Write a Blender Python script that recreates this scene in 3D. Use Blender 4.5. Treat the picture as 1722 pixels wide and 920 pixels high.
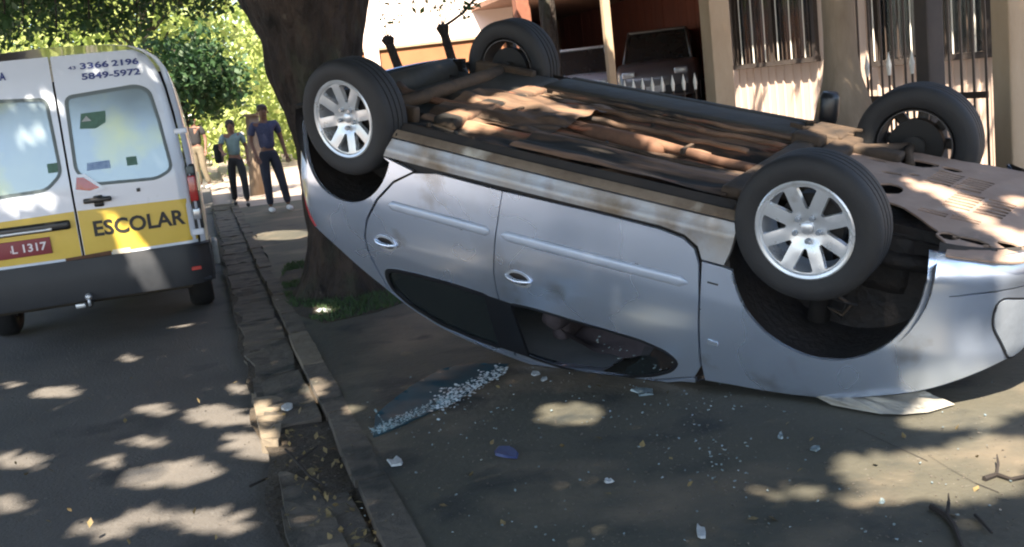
import bpy, bmesh, math, random
import numpy as np
from mathutils import Vector, Matrix, noise
from mathutils.geometry import delaunay_2d_cdt

random.seed(7); RNG = np.random.default_rng(7)
SC = bpy.context.scene
for o in list(bpy.data.objects): bpy.data.objects.remove(o)
COL = SC.collection

# ------------------------------------------------------------------ camera
F, PITCH, ROLL, H = 1764.4, .1727, .1133, 1.479
cp, sp, cr, sr = math.cos(PITCH), math.sin(PITCH), math.cos(ROLL), math.sin(ROLL)
vx = Vector((1, 0, 0)); vd = Vector((0, -sp, -cp))
right = vx * cr + vd * sr; up = vx * sr - vd * cr; back = right.cross(up)
cam = bpy.data.cameras.new('camera'); cam.sensor_width = 36; cam.lens = 36 * F / 1722
cam.clip_start = .05; cam.clip_end = 2000
camo = bpy.data.objects.new('camera', cam); COL.objects.link(camo)
camo.matrix_world = Matrix.Translation((0, 0, H)) @ Matrix((right, up, back)).transposed().to_4x4()
SC.camera = camo
SC.cycles.filter_width = 2.1
SC.cycles.max_bounces = 7; SC.cycles.diffuse_bounces = 3; SC.cycles.glossy_bounces = 3
SC.cycles.transmission_bounces = 5; SC.cycles.transparent_max_bounces = 12
SC.cycles.sample_clamp_indirect = 4

# ------------------------------------------------------------------ light
SUN = Vector((-.12, -.56, .80)).normalized()
w = bpy.data.worlds.new('World'); SC.world = w; w.use_nodes = True
nt = w.node_tree; bgn = nt.nodes['Background']
sky = nt.nodes.new('ShaderNodeTexSky'); sky.sky_type = 'NISHITA'; sky.sun_disc = False
sky.sun_elevation = math.asin(SUN.z); sky.sun_rotation = math.atan2(SUN.x, SUN.y)
sky.air_density = 1.0; sky.dust_density = 1.5
nt.links.new(sky.outputs[0], bgn.inputs[0]); bgn.inputs[1].default_value = .10
sl = bpy.data.lights.new('sun', 'SUN'); sl.energy = 5.0; sl.angle = math.radians(.55); sl.color = (1, .87, .70)
so = bpy.data.objects.new('sun', sl); COL.objects.link(so)
so.rotation_euler = SUN.to_track_quat('Z', 'Y').to_euler(); so.location = (0, 0, 30)
SC.view_settings.view_transform = 'Standard'; SC.view_settings.look = 'None'
SC.view_settings.exposure = 2.4; SC.view_settings.gamma = 1
SC.view_settings.use_curve_mapping = False

# ------------------------------------------------------------------ pixel -> place helpers (used to measure the place)
def ray(px, py):
    a, b = px - 861, py - 460
    u = a * cr - b * sr; v = a * sr + b * cr
    return Vector((u / F, cp - v / F * sp, -sp - v / F * cp))
CAMP = Vector((0, 0, H))
def gp(px, py, z=0):
    d = ray(px, py); return CAMP + d * ((z - H) / d.z)
def dp(px, py, Y):
    d = ray(px, py); return CAMP + d * (Y / d.y)
def plp(px, py, p0, N):
    d = ray(px, py); return CAMP + d * ((p0 - CAMP).dot(N) / d.dot(N))

# ------------------------------------------------------------------ materials
def mat(name, col, rough=.6, metal=0, col2=None, scale=6, detail=6, bump=0, bscale=None, spec=.5,
        mix=.5, coat=0, contrast=.25, stretch=None, extra=None):
    m = bpy.data.materials.new(name); m.use_nodes = True
    N, L = m.node_tree.nodes, m.node_tree.links
    b = N['Principled BSDF']
    b.inputs['Roughness'].default_value = rough; b.inputs['Metallic'].default_value = metal
    b.inputs['Specular IOR Level'].default_value = spec; b.inputs['Coat Weight'].default_value = coat
    b.inputs['Base Color'].default_value = (*col, 1)
    g = N.new('ShaderNodeNewGeometry'); src = g.outputs['Position']
    if stretch:
        mp = N.new('ShaderNodeMapping'); mp.inputs['Scale'].default_value = stretch[0]; mp.inputs['Rotation'].default_value = stretch[1]; mp.vector_type = 'TEXTURE' if len(stretch) > 2 else 'POINT'
        L.new(src, mp.inputs[0]); src = mp.outputs[0]
    if col2:
        n = N.new('ShaderNodeTexNoise'); n.inputs['Scale'].default_value = scale; n.inputs['Detail'].default_value = detail
        n.inputs['Roughness'].default_value = .65
        L.new(src, n.inputs['Vector'])
        r = N.new('ShaderNodeValToRGB'); r.color_ramp.elements[0].position = mix - contrast; r.color_ramp.elements[1].position = mix + contrast
        r.color_ramp.elements[0].color = (*col, 1); r.color_ramp.elements[1].color = (*col2, 1)
        L.new(n.outputs[0], r.inputs[0]); out = r.outputs[0]
        for (c3, sc3, lo, hi, seed) in (extra or []):
            n3 = N.new('ShaderNodeTexNoise'); n3.inputs['Scale'].default_value = sc3; n3.inputs['Detail'].default_value = 5
            a = N.new('ShaderNodeVectorMath'); a.operation = 'ADD'; a.inputs[1].default_value = (seed, seed * 2, 0)
            L.new(src, a.inputs[0]); L.new(a.outputs[0], n3.inputs['Vector'])
            r3 = N.new('ShaderNodeValToRGB'); r3.color_ramp.elements[0].position = lo; r3.color_ramp.elements[1].position = hi
            L.new(n3.outputs[0], r3.inputs[0])
            mx = N.new('ShaderNodeMix'); mx.data_type = 'RGBA'
            L.new(r3.outputs[0], mx.inputs[0]); L.new(out, mx.inputs[6]); mx.inputs[7].default_value = (*c3, 1); out = mx.outputs[2]
        L.new(out, b.inputs['Base Color'])
        rr = N.new('ShaderNodeMapRange'); rr.inputs[3].default_value = max(.03, rough - .12); rr.inputs[4].default_value = min(1, rough + .12)
        L.new(n.outputs[0], rr.inputs[0]); L.new(rr.outputs[0], b.inputs['Roughness'])
    if bump:
        nb = N.new('ShaderNodeTexNoise'); nb.inputs['Scale'].default_value = bscale or scale * 4; nb.inputs['Detail'].default_value = 6
        L.new(src, nb.inputs['Vector'])
        bu = N.new('ShaderNodeBump'); bu.inputs['Strength'].default_value = 1; bu.inputs['Distance'].default_value = bump
        L.new(nb.outputs[0], bu.inputs['Height']); L.new(bu.outputs[0], b.inputs['Normal'])
    return m
def leafmat(name, col, col2, trans=.45, scale=1.5):
    m = mat(name, col, .55, 0, col2, scale, 4, contrast=.2)
    N, L = m.node_tree.nodes, m.node_tree.links
    b = N['Principled BSDF']; t = N.new('ShaderNodeBsdfTranslucent'); mx = N.new('ShaderNodeMixShader')
    mx.inputs[0].default_value = trans
    c = b.inputs['Base Color'].links[0].from_socket; L.new(c, t.inputs[0])
    L.new(b.outputs[0], mx.inputs[1]); L.new(t.outputs[0], mx.inputs[2])
    L.new(mx.outputs[0], N['Material Output'].inputs[0]); return m
def glassmat(name, col, rough=.03, alpha=.5, spec=.6):
    m = mat(name, col, rough, 0, spec=spec); m.node_tree.nodes['Principled BSDF'].inputs['Alpha'].default_value = alpha
    return m
M = {}
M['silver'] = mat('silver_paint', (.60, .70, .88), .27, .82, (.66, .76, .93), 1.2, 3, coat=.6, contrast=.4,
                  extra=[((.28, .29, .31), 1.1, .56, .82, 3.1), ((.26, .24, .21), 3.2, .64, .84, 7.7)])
M['moulding'] = mat('silver_plastic_moulding', (.36, .41, .50), .45, .4, (.42, .47, .56), 3)
M['silver_sill'] = mat('dusty_silver_sill', (.34, .38, .44), .5, .4, (.30, .26, .21), 5, 5, contrast=.3, coat=.2,
                       extra=[((.16, .12, .08), 4, .52, .7, 1.2)])
M['sill_dirty'] = mat('muddy_sill_underside', (.20, .16, .12), .8, .1, (.08, .055, .036), 3.5, 7, bump=.003, contrast=.2, extra=[((.42, .40, .35), 4.4, .58, .72, 3)])
M['black_trim'] = mat('black_trim', (.012, .013, .016), .35)
M['chrome'] = mat('silver_strip', (.55, .58, .62), .3, .6)
M['dark_inside'] = mat('dark_inner_metal', (.010, .010, .012), .8, col2=(.03, .024, .02), scale=8)
M['well'] = mat('wheel_arch_liner', (.005, .006, .008), .75, col2=(.020, .015, .013), scale=7, bump=.01)
M['tyre'] = mat('tyre_rubber', (.009, .010, .013), .72, col2=(.020, .020, .021), scale=14, bump=.0015, bscale=90)
M['rim'] = mat('alloy_rim', (.66, .69, .72), .30, .5, (.50, .53, .57), 5, 4, extra=[((.28, .25, .22), 9, .62, .85, 3)])
M['rim_far'] = mat('rim_painted_shaded', (.05, .05, .055), .6, .4, (.10, .09, .085), 10)  # darkened copy of the rim, standing in for shade on the far wheels
M['rubdark'] = mat('dark_brake_disc', (.008, .008, .010), .7, .2, (.02, .018, .016), 16)
M['pan'] = mat('rusty_floor_pan', (.045, .029, .020), .82, .05, (.22, .125, .075), 3.0, 9, bump=.016, bscale=7,
               stretch=((2.6, .40, 1), (0, 0, -.6251), 1), contrast=.14, mix=.49,
               extra=[((.010, .009, .008), 1.9, .50, .58, 4.4), ((.36, .24, .15), 4.0, .60, .68, 9.2), ((.20, .075, .04), 6.0, .60, .68, 15.2)])
M['pan_dark'] = mat('dark_underseal', (.016, .018, .018), .7, 0, (.05, .04, .03), 5, 7, bump=.008, bscale=12)
M['shield'] = mat('crumpled_rusty_heat_shield', (.035, .022, .015), .7, .1, (.20, .12, .075), 3.5, 8, bump=.015, bscale=10, stretch=((2.2, .5, 1), (0, 0, -.6251), 1), contrast=.16, extra=[((.02, .016, .012), 3, .54, .64, 2)])
M['exhaust'] = mat('rusty_exhaust', (.045, .024, .016), .8, .1, (.19, .095, .055), 5, 7, bump=.003)
M['tray'] = mat('dusty_undertray', (.21, .135, .10), .75, 0, (.34, .25, .20), 3.0, 8, bump=.004, bscale=18,
                extra=[((.14, .11, .09), 5, .58, .75, 2.2), ((.36, .28, .23), 8, .62, .75, 5)])
M['subframe'] = mat('dirty_subframe_metal', (.014, .011, .009), .8, .1, (.085, .055, .034), 9, 6, bump=.004)
M['glass_dark'] = mat('dark_tinted_glass', (.012, .016, .018), .07, 0, spec=.5, col2=(.02, .024, .024), scale=3)
M['glass_car'] = glassmat('side_window_glass', (.02, .03, .035), .05, .35)
M['seat'] = mat('seat_fabric', (.028, .024, .028), .9, col2=(.065, .052, .060), scale=9, bump=.003)
M['headliner'] = mat('grey_headliner', (.10, .12, .135), .9, col2=(.17, .18, .19), scale=4)
M['lamp_red'] = mat('red_lamp_lens', (.30, .015, .015), .2, 0, (.42, .03, .03), 20, coat=.5)
M['lamp_clear'] = mat('clear_lamp_lens', (.36, .40, .45), .2, .4, (.27, .30, .34), 18, coat=.6)
M['crumple'] = mat('crumpled_bonnet_reflection', (.20, .19, .17), .6, .15, (.36, .34, .29), 6, 6, bump=.01, bscale=14)  # cream light off the ground put into the silver bonnet's colour
M['asphalt'] = mat('road_asphalt', (.050, .048, .047), .88, 0, (.110, .100, .090), 1.3, 9, bump=.006, bscale=55, contrast=.3,
                   extra=[((.10, .098, .095), 60, .62, .72, 1.1), ((.018, .019, .022), 1.7, .58, .72, 8)])
M['walk'] = mat('dark_pavement', (.029, .031, .024), .8, 0, (.076, .069, .050), 1.1, 9, bump=.006, bscale=26, contrast=.28,
                extra=[((.17, .13, .09), 1.2, .52, .74, 2.7), ((.014, .017, .016), 2.4, .55, .68, 6.3), ((.16, .15, .13), 75, .68, .75, 4.1)])
M['kerb'] = mat('worn_kerb_concrete', (.050, .042, .034), .9, 0, (.12, .10, .078), 4, 9, bump=.012, bscale=22,
                extra=[((.022, .022, .018), 3.3, .5, .65, 2), ((.24, .21, .17), 9, .68, .78, 5)])
M['kerb_pale'] = mat('pale_broken_kerb', (.11, .09, .065), .9, 0, (.20, .165, .12), 8, 8, bump=.008, bscale=30)
M['dirt'] = mat('gutter_dirt', (.022, .018, .013), .95, 0, (.06, .045, .03), 9, 9, bump=.02, bscale=30)
M['earth'] = mat('far_ground', (.20, .16, .13), .95, 0, (.34, .28, .24), .8, 9, bump=.01, bscale=8)
M['grassg'] = leafmat('grass_blades', (.025, .060, .018), (.055, .105, .035), .3, 5)
M['bark'] = mat('tree_bark', (.006, .0045, .004), .95, 0, (.048, .034, .027), 6, 10, bump=.14, bscale=11, stretch=((1, 1, .4), (0, 0, 0)), contrast=.16,
                extra=[((.03, .036, .022), 2.2, .54, .66, 3.3), ((.10, .085, .072), 7, .66, .74, 8)])
M['bark_pale'] = mat('pale_tree_bark', (.15, .105, .07), .92, 0, (.30, .235, .17), 5, 9, bump=.02, bscale=9, stretch=((1, 1, .3), (0, 0, 0)))
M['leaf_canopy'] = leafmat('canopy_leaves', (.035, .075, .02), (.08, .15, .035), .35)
M['leaf_dark'] = leafmat('leaves_painted_shaded', (.022, .062, .022), (.06, .125, .04), .35, 1.2)  # darker leaf green standing in for shade on the nearer crowns
M['leaf_sun'] = leafmat('leaves_painted_sunlit', (.24, .34, .07), (.52, .56, .22), .5, .8)  # sunlight put into a paler leaf colour for the far trees
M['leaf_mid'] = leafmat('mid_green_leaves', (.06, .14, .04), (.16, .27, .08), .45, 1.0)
M['dry_leaf'] = mat('dry_leaf', (.07, .045, .022), .8, 0, (.22, .17, .07), 30)
M['teal_glass'] = mat('pale_teal_glass_edge', (.14, .27, .32), .3, 0, (.25, .38, .42), 40)
M['crazed'] = mat('crazed_white_glass', (.62, .70, .74), .3, 0, (.35, .42, .46), 40)
M['grit'] = mat('grit', (.04, .036, .03), .9, 0, (.11, .095, .08), 60)
M['paper'] = mat('white_litter', (.42, .44, .45), .6, 0, (.25, .27, .28), 22)
M['blue_bit'] = mat('blue_plastic', (.016, .028, .10), .5, 0, (.03, .045, .14), 12)
M['shard'] = mat('broken_glass_bits', (.22, .27, .28), .2, .1, (.10, .14, .16), 20)
M['shard_glass'] = mat('bluish_laminated_glass', (.006, .026, .038), .5, .0, (.018, .06, .08), 9, spec=.12)
M['van_white'] = mat('van_white_paint', (.66, .71, .80), .3, 0, (.58, .64, .75), 1.6, 4, coat=.5, contrast=.4)
M['van_cream'] = mat('van_side_cream', (.62, .55, .42), .4, 0, (.70, .62, .48), 2, 3, coat=.3)
M['van_yellow'] = mat('yellow_school_band', (.58, .40, .04), .4, 0, (.66, .47, .07), 3, 4, coat=.3)
M['van_rubber'] = mat('grey_window_rubber', (.10, .13, .14), .5)
M['van_bumper'] = mat('dark_plastic_bumper', (.013, .016, .022), .55, 0, (.022, .025, .031), 6, 5)
M['van_glass'] = mat('van_window_film', (.20, .25, .29), .10, .35, (.27, .33, .34), 1.7, 3, spec=.8, extra=[((.36, .38, .20), 1.5, .50, .68, 1.9)])
M['lettering'] = mat('dark_lettering', (.015, .014, .012), .5)
M['blue_letter'] = mat('blue_lettering', (.025, .045, .19), .5)
M['plate_red'] = mat('red_number_plate', (.22, .03, .04), .5)
M['letter_white'] = mat('white_lettering', (.72, .66, .70), .5)
M['sticker'] = mat('green_sticker', (.03, .09, .06), .5, 0, (.06, .16, .12), 30)
M['sticker_b'] = mat('blue_sticker', (.08, .16, .36), .5, 0, (.3, .42, .6), 30)
M['house_plank'] = mat('cream_painted_planks', (.58, .44, .36), .75, 0, (.68, .54, .45), 3, 7, bump=.004, stretch=((1, 1, .25), (0, 0, 0)),
                       extra=[((.28, .20, .15), 1.2, .56, .75, 2)])
M['red_plank'] = mat('red_brown_planks', (.10, .028, .016), .8, 0, (.17, .05, .028), 4, 7, stretch=((1, 1, .25), (0, 0, 0)))
M['win_glass'] = glassmat('house_window_glass', (.05, .06, .07), .06, .3)
M['curtain'] = mat('curtain_cloth', (.10, .085, .08), .9, 0, (.62, .54, .50), 2.2, stretch=((4, 4, .12), (0, 0, 0)), contrast=.12)
M['iron'] = mat('dark_iron', (.03, .022, .018), .6, .2, (.06, .04, .03), 20)
M['iron_white'] = mat('white_painted_iron', (.72, .70, .64), .5)
M['pillar_tan'] = mat('tan_pillar', (.30, .21, .13), .85, 0, (.42, .32, .22), 3, 8, bump=.006, stretch=((1, 1, .4), (0, 0, 0)))
M['pillar_dark'] = mat('dark_pillar', (.035, .028, .026), .8, 0, (.07, .055, .048), 6)
M['redpost'] = mat('red_brown_post', (.15, .05, .032), .8, 0, (.24, .10, .06), 7)
M['orange_wall'] = mat('orange_garden_wall', (.24, .095, .04), .85, 0, (.31, .14, .065), 1.5, 7)
M['pink_wall'] = mat('pale_pink_wall', (.66, .53, .46), .85, 0, (.72, .60, .52), 1, 6)
M['concrete'] = mat('yard_concrete', (.12, .10, .09), .9, 0, (.2, .165, .14), 2, 8)
M['roof_tile'] = mat('brown_roof', (.14, .07, .045), .85, 0, (.22, .12, .08), 6)
M['suv_paint'] = mat('dark_grey_paint', (.07, .072, .078), .35, .3, (.09, .09, .095), 3, coat=.5)
M['white_car'] = mat('silver_white_car_paint', (.42, .45, .52), .3, .3, (.5, .53, .6), 3, coat=.5)
M['jeans'] = mat('dark_jeans', (.016, .02, .034), .9, 0, (.03, .035, .055), 25)  # people's cloth and skin colours lowered for the shade they stand in
M['blackcloth'] = mat('black_cloth', (.012, .012, .014), .9)
M['teal_shirt'] = mat('pale_teal_shirt', (.13, .20, .20), .9, 0, (.21, .29, .29), 12)
M['blue_shirt'] = mat('blue_checked_shirt', (.025, .03, .075), .9, 0, (.07, .08, .14), 30)
M['khaki'] = mat('khaki_trousers', (.10, .085, .055), .9, 0, (.15, .12, .08), 14)
M['skin'] = mat('skin', (.14, .068, .044), .6, 0, (.19, .095, .062), 14)
M['hair'] = mat('dark_hair', (.02, .012, .009), .6)
M['hair_brown'] = mat('brown_hair', (.035, .018, .011), .6)
M['shoe_w'] = mat('white_shoe', (.6, .6, .6), .6)
M['cap'] = mat('white_cap', (.75, .75, .74), .7)
M['twig'] = mat('dry_twig', (.014, .010, .008), .9)

# ------------------------------------------------------------------ object helpers
def thing(name, label, cat, loc=(0, 0, 0), group=None):
    o = bpy.data.objects.new(name, None); COL.objects.link(o); o.location = loc; o.empty_display_size = .2
    o['label'] = label; o['category'] = cat
    if group: o['group'] = group
    return o
def tag(o, label, cat, group=None, kind=None):
    o['label'] = label; o['category'] = cat
    if group: o['group'] = group
    if kind: o['kind'] = kind
    return o
def wloc(o):
    v = Vector(o.location)
    while o.parent: o = o.parent; v += Vector(o.location)
    return v
def mk(name, geo, m, parent=None, smooth=False, origin=None, normals=None):
    """geo = (verts, faces) in world coordinates; parents are never rotated"""
    V, Fc = geo
    V = np.array([tuple(v) for v in V], dtype=float).reshape(-1, 3)
    if parent is not None and origin is None: origin = wloc(parent)
    og = Vector(origin) if origin is not None else Vector((0, 0, 0))
    me = bpy.data.meshes.new(name); me.from_pydata((V - np.array(og)).tolist(), [], [list(f) for f in Fc])
    me.materials.append(M[m] if isinstance(m, str) else m)
    if smooth: me.polygons.foreach_set('use_smooth', [True] * len(me.polygons))
    if normals is not None: me.normals_split_custom_set_from_vertices([tuple(n) for n in normals])
    me.update()
    o = bpy.data.objects.new(name, me); COL.objects.link(o)
    if parent is not None:
        o.parent = parent; o.location = og - wloc(parent)
    else: o.location = og
    return o
def child(name, mesh, parent, loc):
    o = bpy.data.objects.new(name, mesh); COL.objects.link(o); o.parent = parent; o.location = Vector(loc) - wloc(parent); return o
def join(*gs):
    V, Fc = [], []
    for v, f in gs:
        n = len(V); V += [tuple(x) for x in v]; Fc += [[i + n for i in q] for q in f]
    return V, Fc
def xf(g, T): return [T @ Vector(v) for v in g[0]], g[1]
def box(c, s, T=None, bev=0):
    if bev:
        bm = bmesh.new(); bmesh.ops.create_cube(bm, size=1)
        for v in bm.verts: v.co = Vector((v.co.x * s[0], v.co.y * s[1], v.co.z * s[2]))
        bmesh.ops.bevel(bm, geom=bm.edges[:], offset=min(bev, min(s) * .45), segments=2, affect='EDGES', profile=.6)
        bm.verts.index_update()
        g = ([v.co + Vector(c) for v in bm.verts], [[v.index for v in f.verts] for f in bm.faces]); bm.free()
    else:
        x, y, z = [k / 2 for k in s]
        g = ([Vector(c) + Vector(q) for q in ((-x, -y, -z), (x, -y, -z), (x, y, -z), (-x, y, -z), (-x, -y, z), (x, -y, z), (x, y, z), (-x, y, z))],
             [(0, 3, 2, 1), (4, 5, 6, 7), (0, 1, 5, 4), (1, 2, 6, 5), (2, 3, 7, 6), (3, 0, 4, 7)])
    return xf(g, T) if T is not None else g
def tube(pts, rads, n=8, cap=True):
    pts = [Vector(p) for p in pts]
    if not hasattr(rads, '__len__'): rads = [rads] * len(pts)
    V, Fc = [], []; a = None
    for i, p in enumerate(pts):
        d = (pts[min(i + 1, len(pts) - 1)] - pts[max(i - 1, 0)]).normalized()
        if a is None: a = d.orthogonal().normalized()
        a = (a - d * a.dot(d)).normalized(); b = d.cross(a)
        for k in range(n):
            t = 2 * math.pi * k / n; V.append(p + (a * math.cos(t) + b * math.sin(t)) * rads[i])
    for i in range(len(pts) - 1):
        for k in range(n):
            k2 = (k + 1) % n; Fc.append((i * n + k, i * n + k2, (i + 1) * n + k2, (i + 1) * n + k))
    if cap: Fc.append(tuple(range(n))[::-1]); Fc.append(tuple(range((len(pts) - 1) * n, len(pts) * n)))
    return V, Fc
def lathe(prof, n=32, T=None, closed=True):
    """prof = (radius, axial) pairs, axis = local y"""
    V, Fc = [], []
    for r, a in prof:
        for k in range(n):
            t = 2 * math.pi * k / n; V.append(Vector((r * math.cos(t), a, r * math.sin(t))))
    m = len(prof)
    for i in range(m if closed else m - 1):
        j = (i + 1) % m
        for k in range(n):
            k2 = (k + 1) % n; Fc.append((i * n + k, j * n + k, j * n + k2, i * n + k2))
    return xf((V, Fc), T) if T is not None else (V, Fc)
def grid(f, us, vs):
    V = [f(u, v) for u in us for v in vs]; n = len(vs)
    return V, [(i * n + j, i * n + j + 1, (i + 1) * n + j + 1, (i + 1) * n + j) for i in range(len(us) - 1) for j in range(n - 1)]
def inpoly(P, poly):
    P = np.atleast_2d(P); x, y = P[:, 0], P[:, 1]; poly = np.asarray(poly, float)
    x1, y1 = poly[:, 0], poly[:, 1]; x2, y2 = np.roll(x1, -1), np.roll(y1, -1)
    r = np.zeros(len(P), bool)
    for a, b, c, d in zip(x1, y1, x2, y2):
        if b == d: continue
        r ^= ((b > y) != (d > y)) & (x < (c - a) * (y - b) / (d - b) + a)
    return r
def area2(p):
    p = np.asarray(p); x, y = p[:, 0], p[:, 1]; return .5 * float(np.sum(x * np.roll(y, -1) - np.roll(x, -1) * y))
def resample(poly, h):
    out = []
    for i, p in enumerate(poly):
        q = poly[(i + 1) % len(poly)]; d = math.dist(p, q); k = max(1, int(math.ceil(d / h)))
        for j in range(k): out.append((p[0] + (q[0] - p[0]) * j / k, p[1] + (q[1] - p[1]) * j / k))
    return out
def roundpoly(poly, r, n=4):
    out = []
    for i, p in enumerate(poly):
        a, c = Vector(poly[i - 1]), Vector(poly[(i + 1) % len(poly)]); p = Vector(p)
        k = min(r, (a - p).length * .45, (c - p).length * .45)
        A, C = p + (a - p).normalized() * k, p + (c - p).normalized() * k
        for j in range(n + 1):
            t = j / n; out.append(tuple((A * (1 - t) ** 2 + p * 2 * t * (1 - t) + C * t * t)))
    return out
def inset(poly, d):
    if d == 0: return poly
    s = 1 if area2(poly) > 0 else -1; out = []
    for i, p in enumerate(poly):
        a, c = Vector(poly[i - 1]), Vector(poly[(i + 1) % len(poly)]); p = Vector(p)
        e1, e2 = (p - a), (c - p)
        if e1.length < 1e-6 or e2.length < 1e-6: continue
        e1.normalize(); e2.normalize()
        n = Vector((-e1.y - e2.y, e1.x + e2.x)) * s
        if n.length > 1e-6: n.normalize()
        out.append(tuple(p + n * d))
    return out
def tri2d(outer, holes=(), h=.04):
    """triangulate a polygon with holes; returns pts, tris, loops (index lists)"""
    pts, edges, loops = [], [], []
    for lp in [outer, *holes]:
        n0 = len(pts); pts += [tuple(p) for p in lp]; k = len(lp)
        edges += [(n0 + i, n0 + (i + 1) % k) for i in range(k)]; loops.append(list(range(n0, n0 + k)))
    O = np.array(outer)
    if h:
        X, Y = np.meshgrid(np.arange(O[:, 0].min() + h / 2, O[:, 0].max(), h), np.arange(O[:, 1].min() + h / 2, O[:, 1].max(), h))
        P = np.stack([X.ravel(), Y.ravel()], 1); ok = inpoly(P, outer)
        for hl in holes: ok &= ~inpoly(P, hl)
        P = P[ok]; B = np.array(pts)
        if len(P): P = P[np.array([np.min(np.sum((B - p) ** 2, 1)) > (h * .4) ** 2 for p in P])]
        pts += [tuple(p) for p in P]
    r = delaunay_2d_cdt([Vector(p) for p in pts], edges, [], 0, 1e-6)
    vs = [tuple(v) for v in r[0]]; tris = [list(f) for f in r[2]]
    C = np.array([[sum(vs[i][0] for i in t) / 3, sum(vs[i][1] for i in t) / 3] for t in tris])
    ok = inpoly(C, outer)
    for hl in holes: ok &= ~inpoly(C, hl)
    remap = {}
    for i, orig in enumerate(r[3]):
        for q in orig: remap[q] = i
    loops = [[remap[i] for i in lp if i in remap] for lp in loops]
    T = []
    for t, k in zip(tris, ok):
        if k:
            a, b, c = [vs[i] for i in t]
            if (b[0] - a[0]) * (c[1] - a[1]) - (b[1] - a[1]) * (c[0] - a[0]) < 0: t = t[::-1]
            T.append(t)
    return vs, T, loops
def panel(fn, outer, holes=(), h=.04, depth=.016, flip=False, nfn=None):
    """skin fn(a,b,off)->point with sheet edge of given depth. returns verts, faces, normals"""
    vs, T, loops = tri2d(outer, holes, h)
    V = [fn(a, b, 0) for a, b in vs]; Fc = [t[::-1] if flip else t for t in T]
    def nrm(a, b):
        e = .004; n = (fn(a + e, b, 0) - fn(a - e, b, 0)).cross(fn(a, b + e, 0) - fn(a, b - e, 0))
        if n.length < 1e-12: n = fn(a, b, .01) - fn(a, b, 0)
        n.normalize()
        return -n if flip else n
    N = [nrm(a, b) for a, b in vs]
    if depth:
        for li, lp in enumerate(loops):
            P = [vs[i] for i in lp]; s = area2(P) > 0
            if li: s = not s
            k = len(lp); n0 = len(V)
            for a, b in P: V.append(fn(a, b, 0))
            for a, b in P: V.append(fn(a, b, -depth))
            for i in range(k):
                j = (i + 1) % k; q = (n0 + i, n0 + k + i, n0 + k + j, n0 + j)
                if s == flip: q = q[::-1]
                Fc.append(q)
            cen = [((Vector(V[n0 + i]) - Vector(V[n0 + i - 1])).cross(N[lp[i]])) for i in range(k)]
            sg = 1 if (s != flip) else -1
            for _ in range(2):
                for c in cen: N.append(c.normalized() * sg if c.length else Vector((0, 0, 1)))
    return V, Fc, N

# ------------------------------------------------------------------ frames of the place
EW = Vector((-.27, .963, 0)).normalized(); NW = Vector((EW.y, -EW.x, 0)); G0 = Vector((-1.11, 4.3, 0))
def street(off, s, z=0): return G0 + NW * off + EW * s + Vector((0, 0, z))
STR = Matrix((NW, EW, Vector((0, 0, 1)))).transposed().to_4x4(); STR.translation = G0     # local (off, s, z)
def st_of(p): d = Vector(p) - G0; return d.dot(NW), d.dot(EW)
ROADZ = -.07

# ================================================================== GROUND
def fbm(x, y, z=0, s=1): return noise.fractal(Vector((x * s, y * s, z * s)), 1, 2, 4)
def struct(name, geo, m, smooth=False):
    o = mk(name, geo, m, smooth=smooth); o['kind'] = 'structure'; return o
gx = [-400, -150, -60, -25, -12, 0, 12, 25, 60, 150, 400]
struct('ground', grid(lambda u, v: Vector((u, v, -.16)), gx, gx)[0:2], 'earth')
struct('road', xf(grid(lambda u, v: Vector((u, v, ROADZ + .006 * fbm(u, v, 0, .7))), list(np.linspace(-7.6, .02, 40)), list(np.linspace(-9, 60, 150))), STR), 'asphalt', True)
# pavement with a slightly uneven surface, its street edge broken
def walk_f(u, v):
    o = u
    if u < .5: o = u + .03 * fbm(0, v, 3, 2.2) + .05 * (noise.noise(Vector((v * .9, 2, 1))))
    return Vector((o, v, .004 * fbm(u, v, 0, 1.3) + .003))
SP_LIST = [.42, .5] + list(np.linspace(.6, 4.45, 40))
walk = struct('pavement', xf(grid(walk_f, SP_LIST, list(np.linspace(-6, 14.2, 220))), STR), 'walk', True)
struct('far_pavement', xf(grid(lambda u, v: Vector((u, v, -.02)), [.42, 2, 4.45], list(np.linspace(14.2, 60, 30))), STR), 'earth')
struct('yard', xf(grid(lambda u, v: Vector((u, v, .02)), [4.45, 8, 12, 22], [-8, 0, 8, 20, 40]), STR), 'concrete')
# gutter strip: cracked concrete pieces and dirt
struct('gutter_bed', xf(grid(lambda u, v: Vector((u + (.05 * noise.noise(Vector((v * 1.6, 0, 0))) if u < .05 else 0), v, -.030 + .014 * fbm(u, v, 0, 5))), list(np.linspace(-.03, .46, 9)), list(np.linspace(-3, 16, 260))), STR), 'dirt', True)
kerb_parent = bpy.data.objects.new('kerb', None); COL.objects.link(kerb_parent); kerb_parent['kind'] = 'structure'
kerb_parent.location = G0
def slab(poly, z0, z1, hh=.10, rough=.012, seed=0):
    vs, T, loops = tri2d(resample(poly, .06), (), hh); V = []
    for a, b in vs: V.append(Vector((a, b, z1 + rough * noise.noise(Vector((a * 9, b * 9, seed))) + rough * .6 * noise.noise(Vector((a * 31, b * 31, seed))))))
    lp = loops[0]; n0 = len(V); V += [Vector((vs[i][0], vs[i][1], V[i].z)) for i in lp] + [Vector((vs[i][0] - .008, vs[i][1], z0)) for i in lp]
    k = len(lp); s = area2([vs[i] for i in lp]) > 0; Fc = list(T)
    for i in range(k):
        j = (i + 1) % k; q = (n0 + i, n0 + k + i, n0 + k + j, n0 + j); Fc.append(q if s else q[::-1])
    return V, Fc
s = -4.0; i = 0
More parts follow.
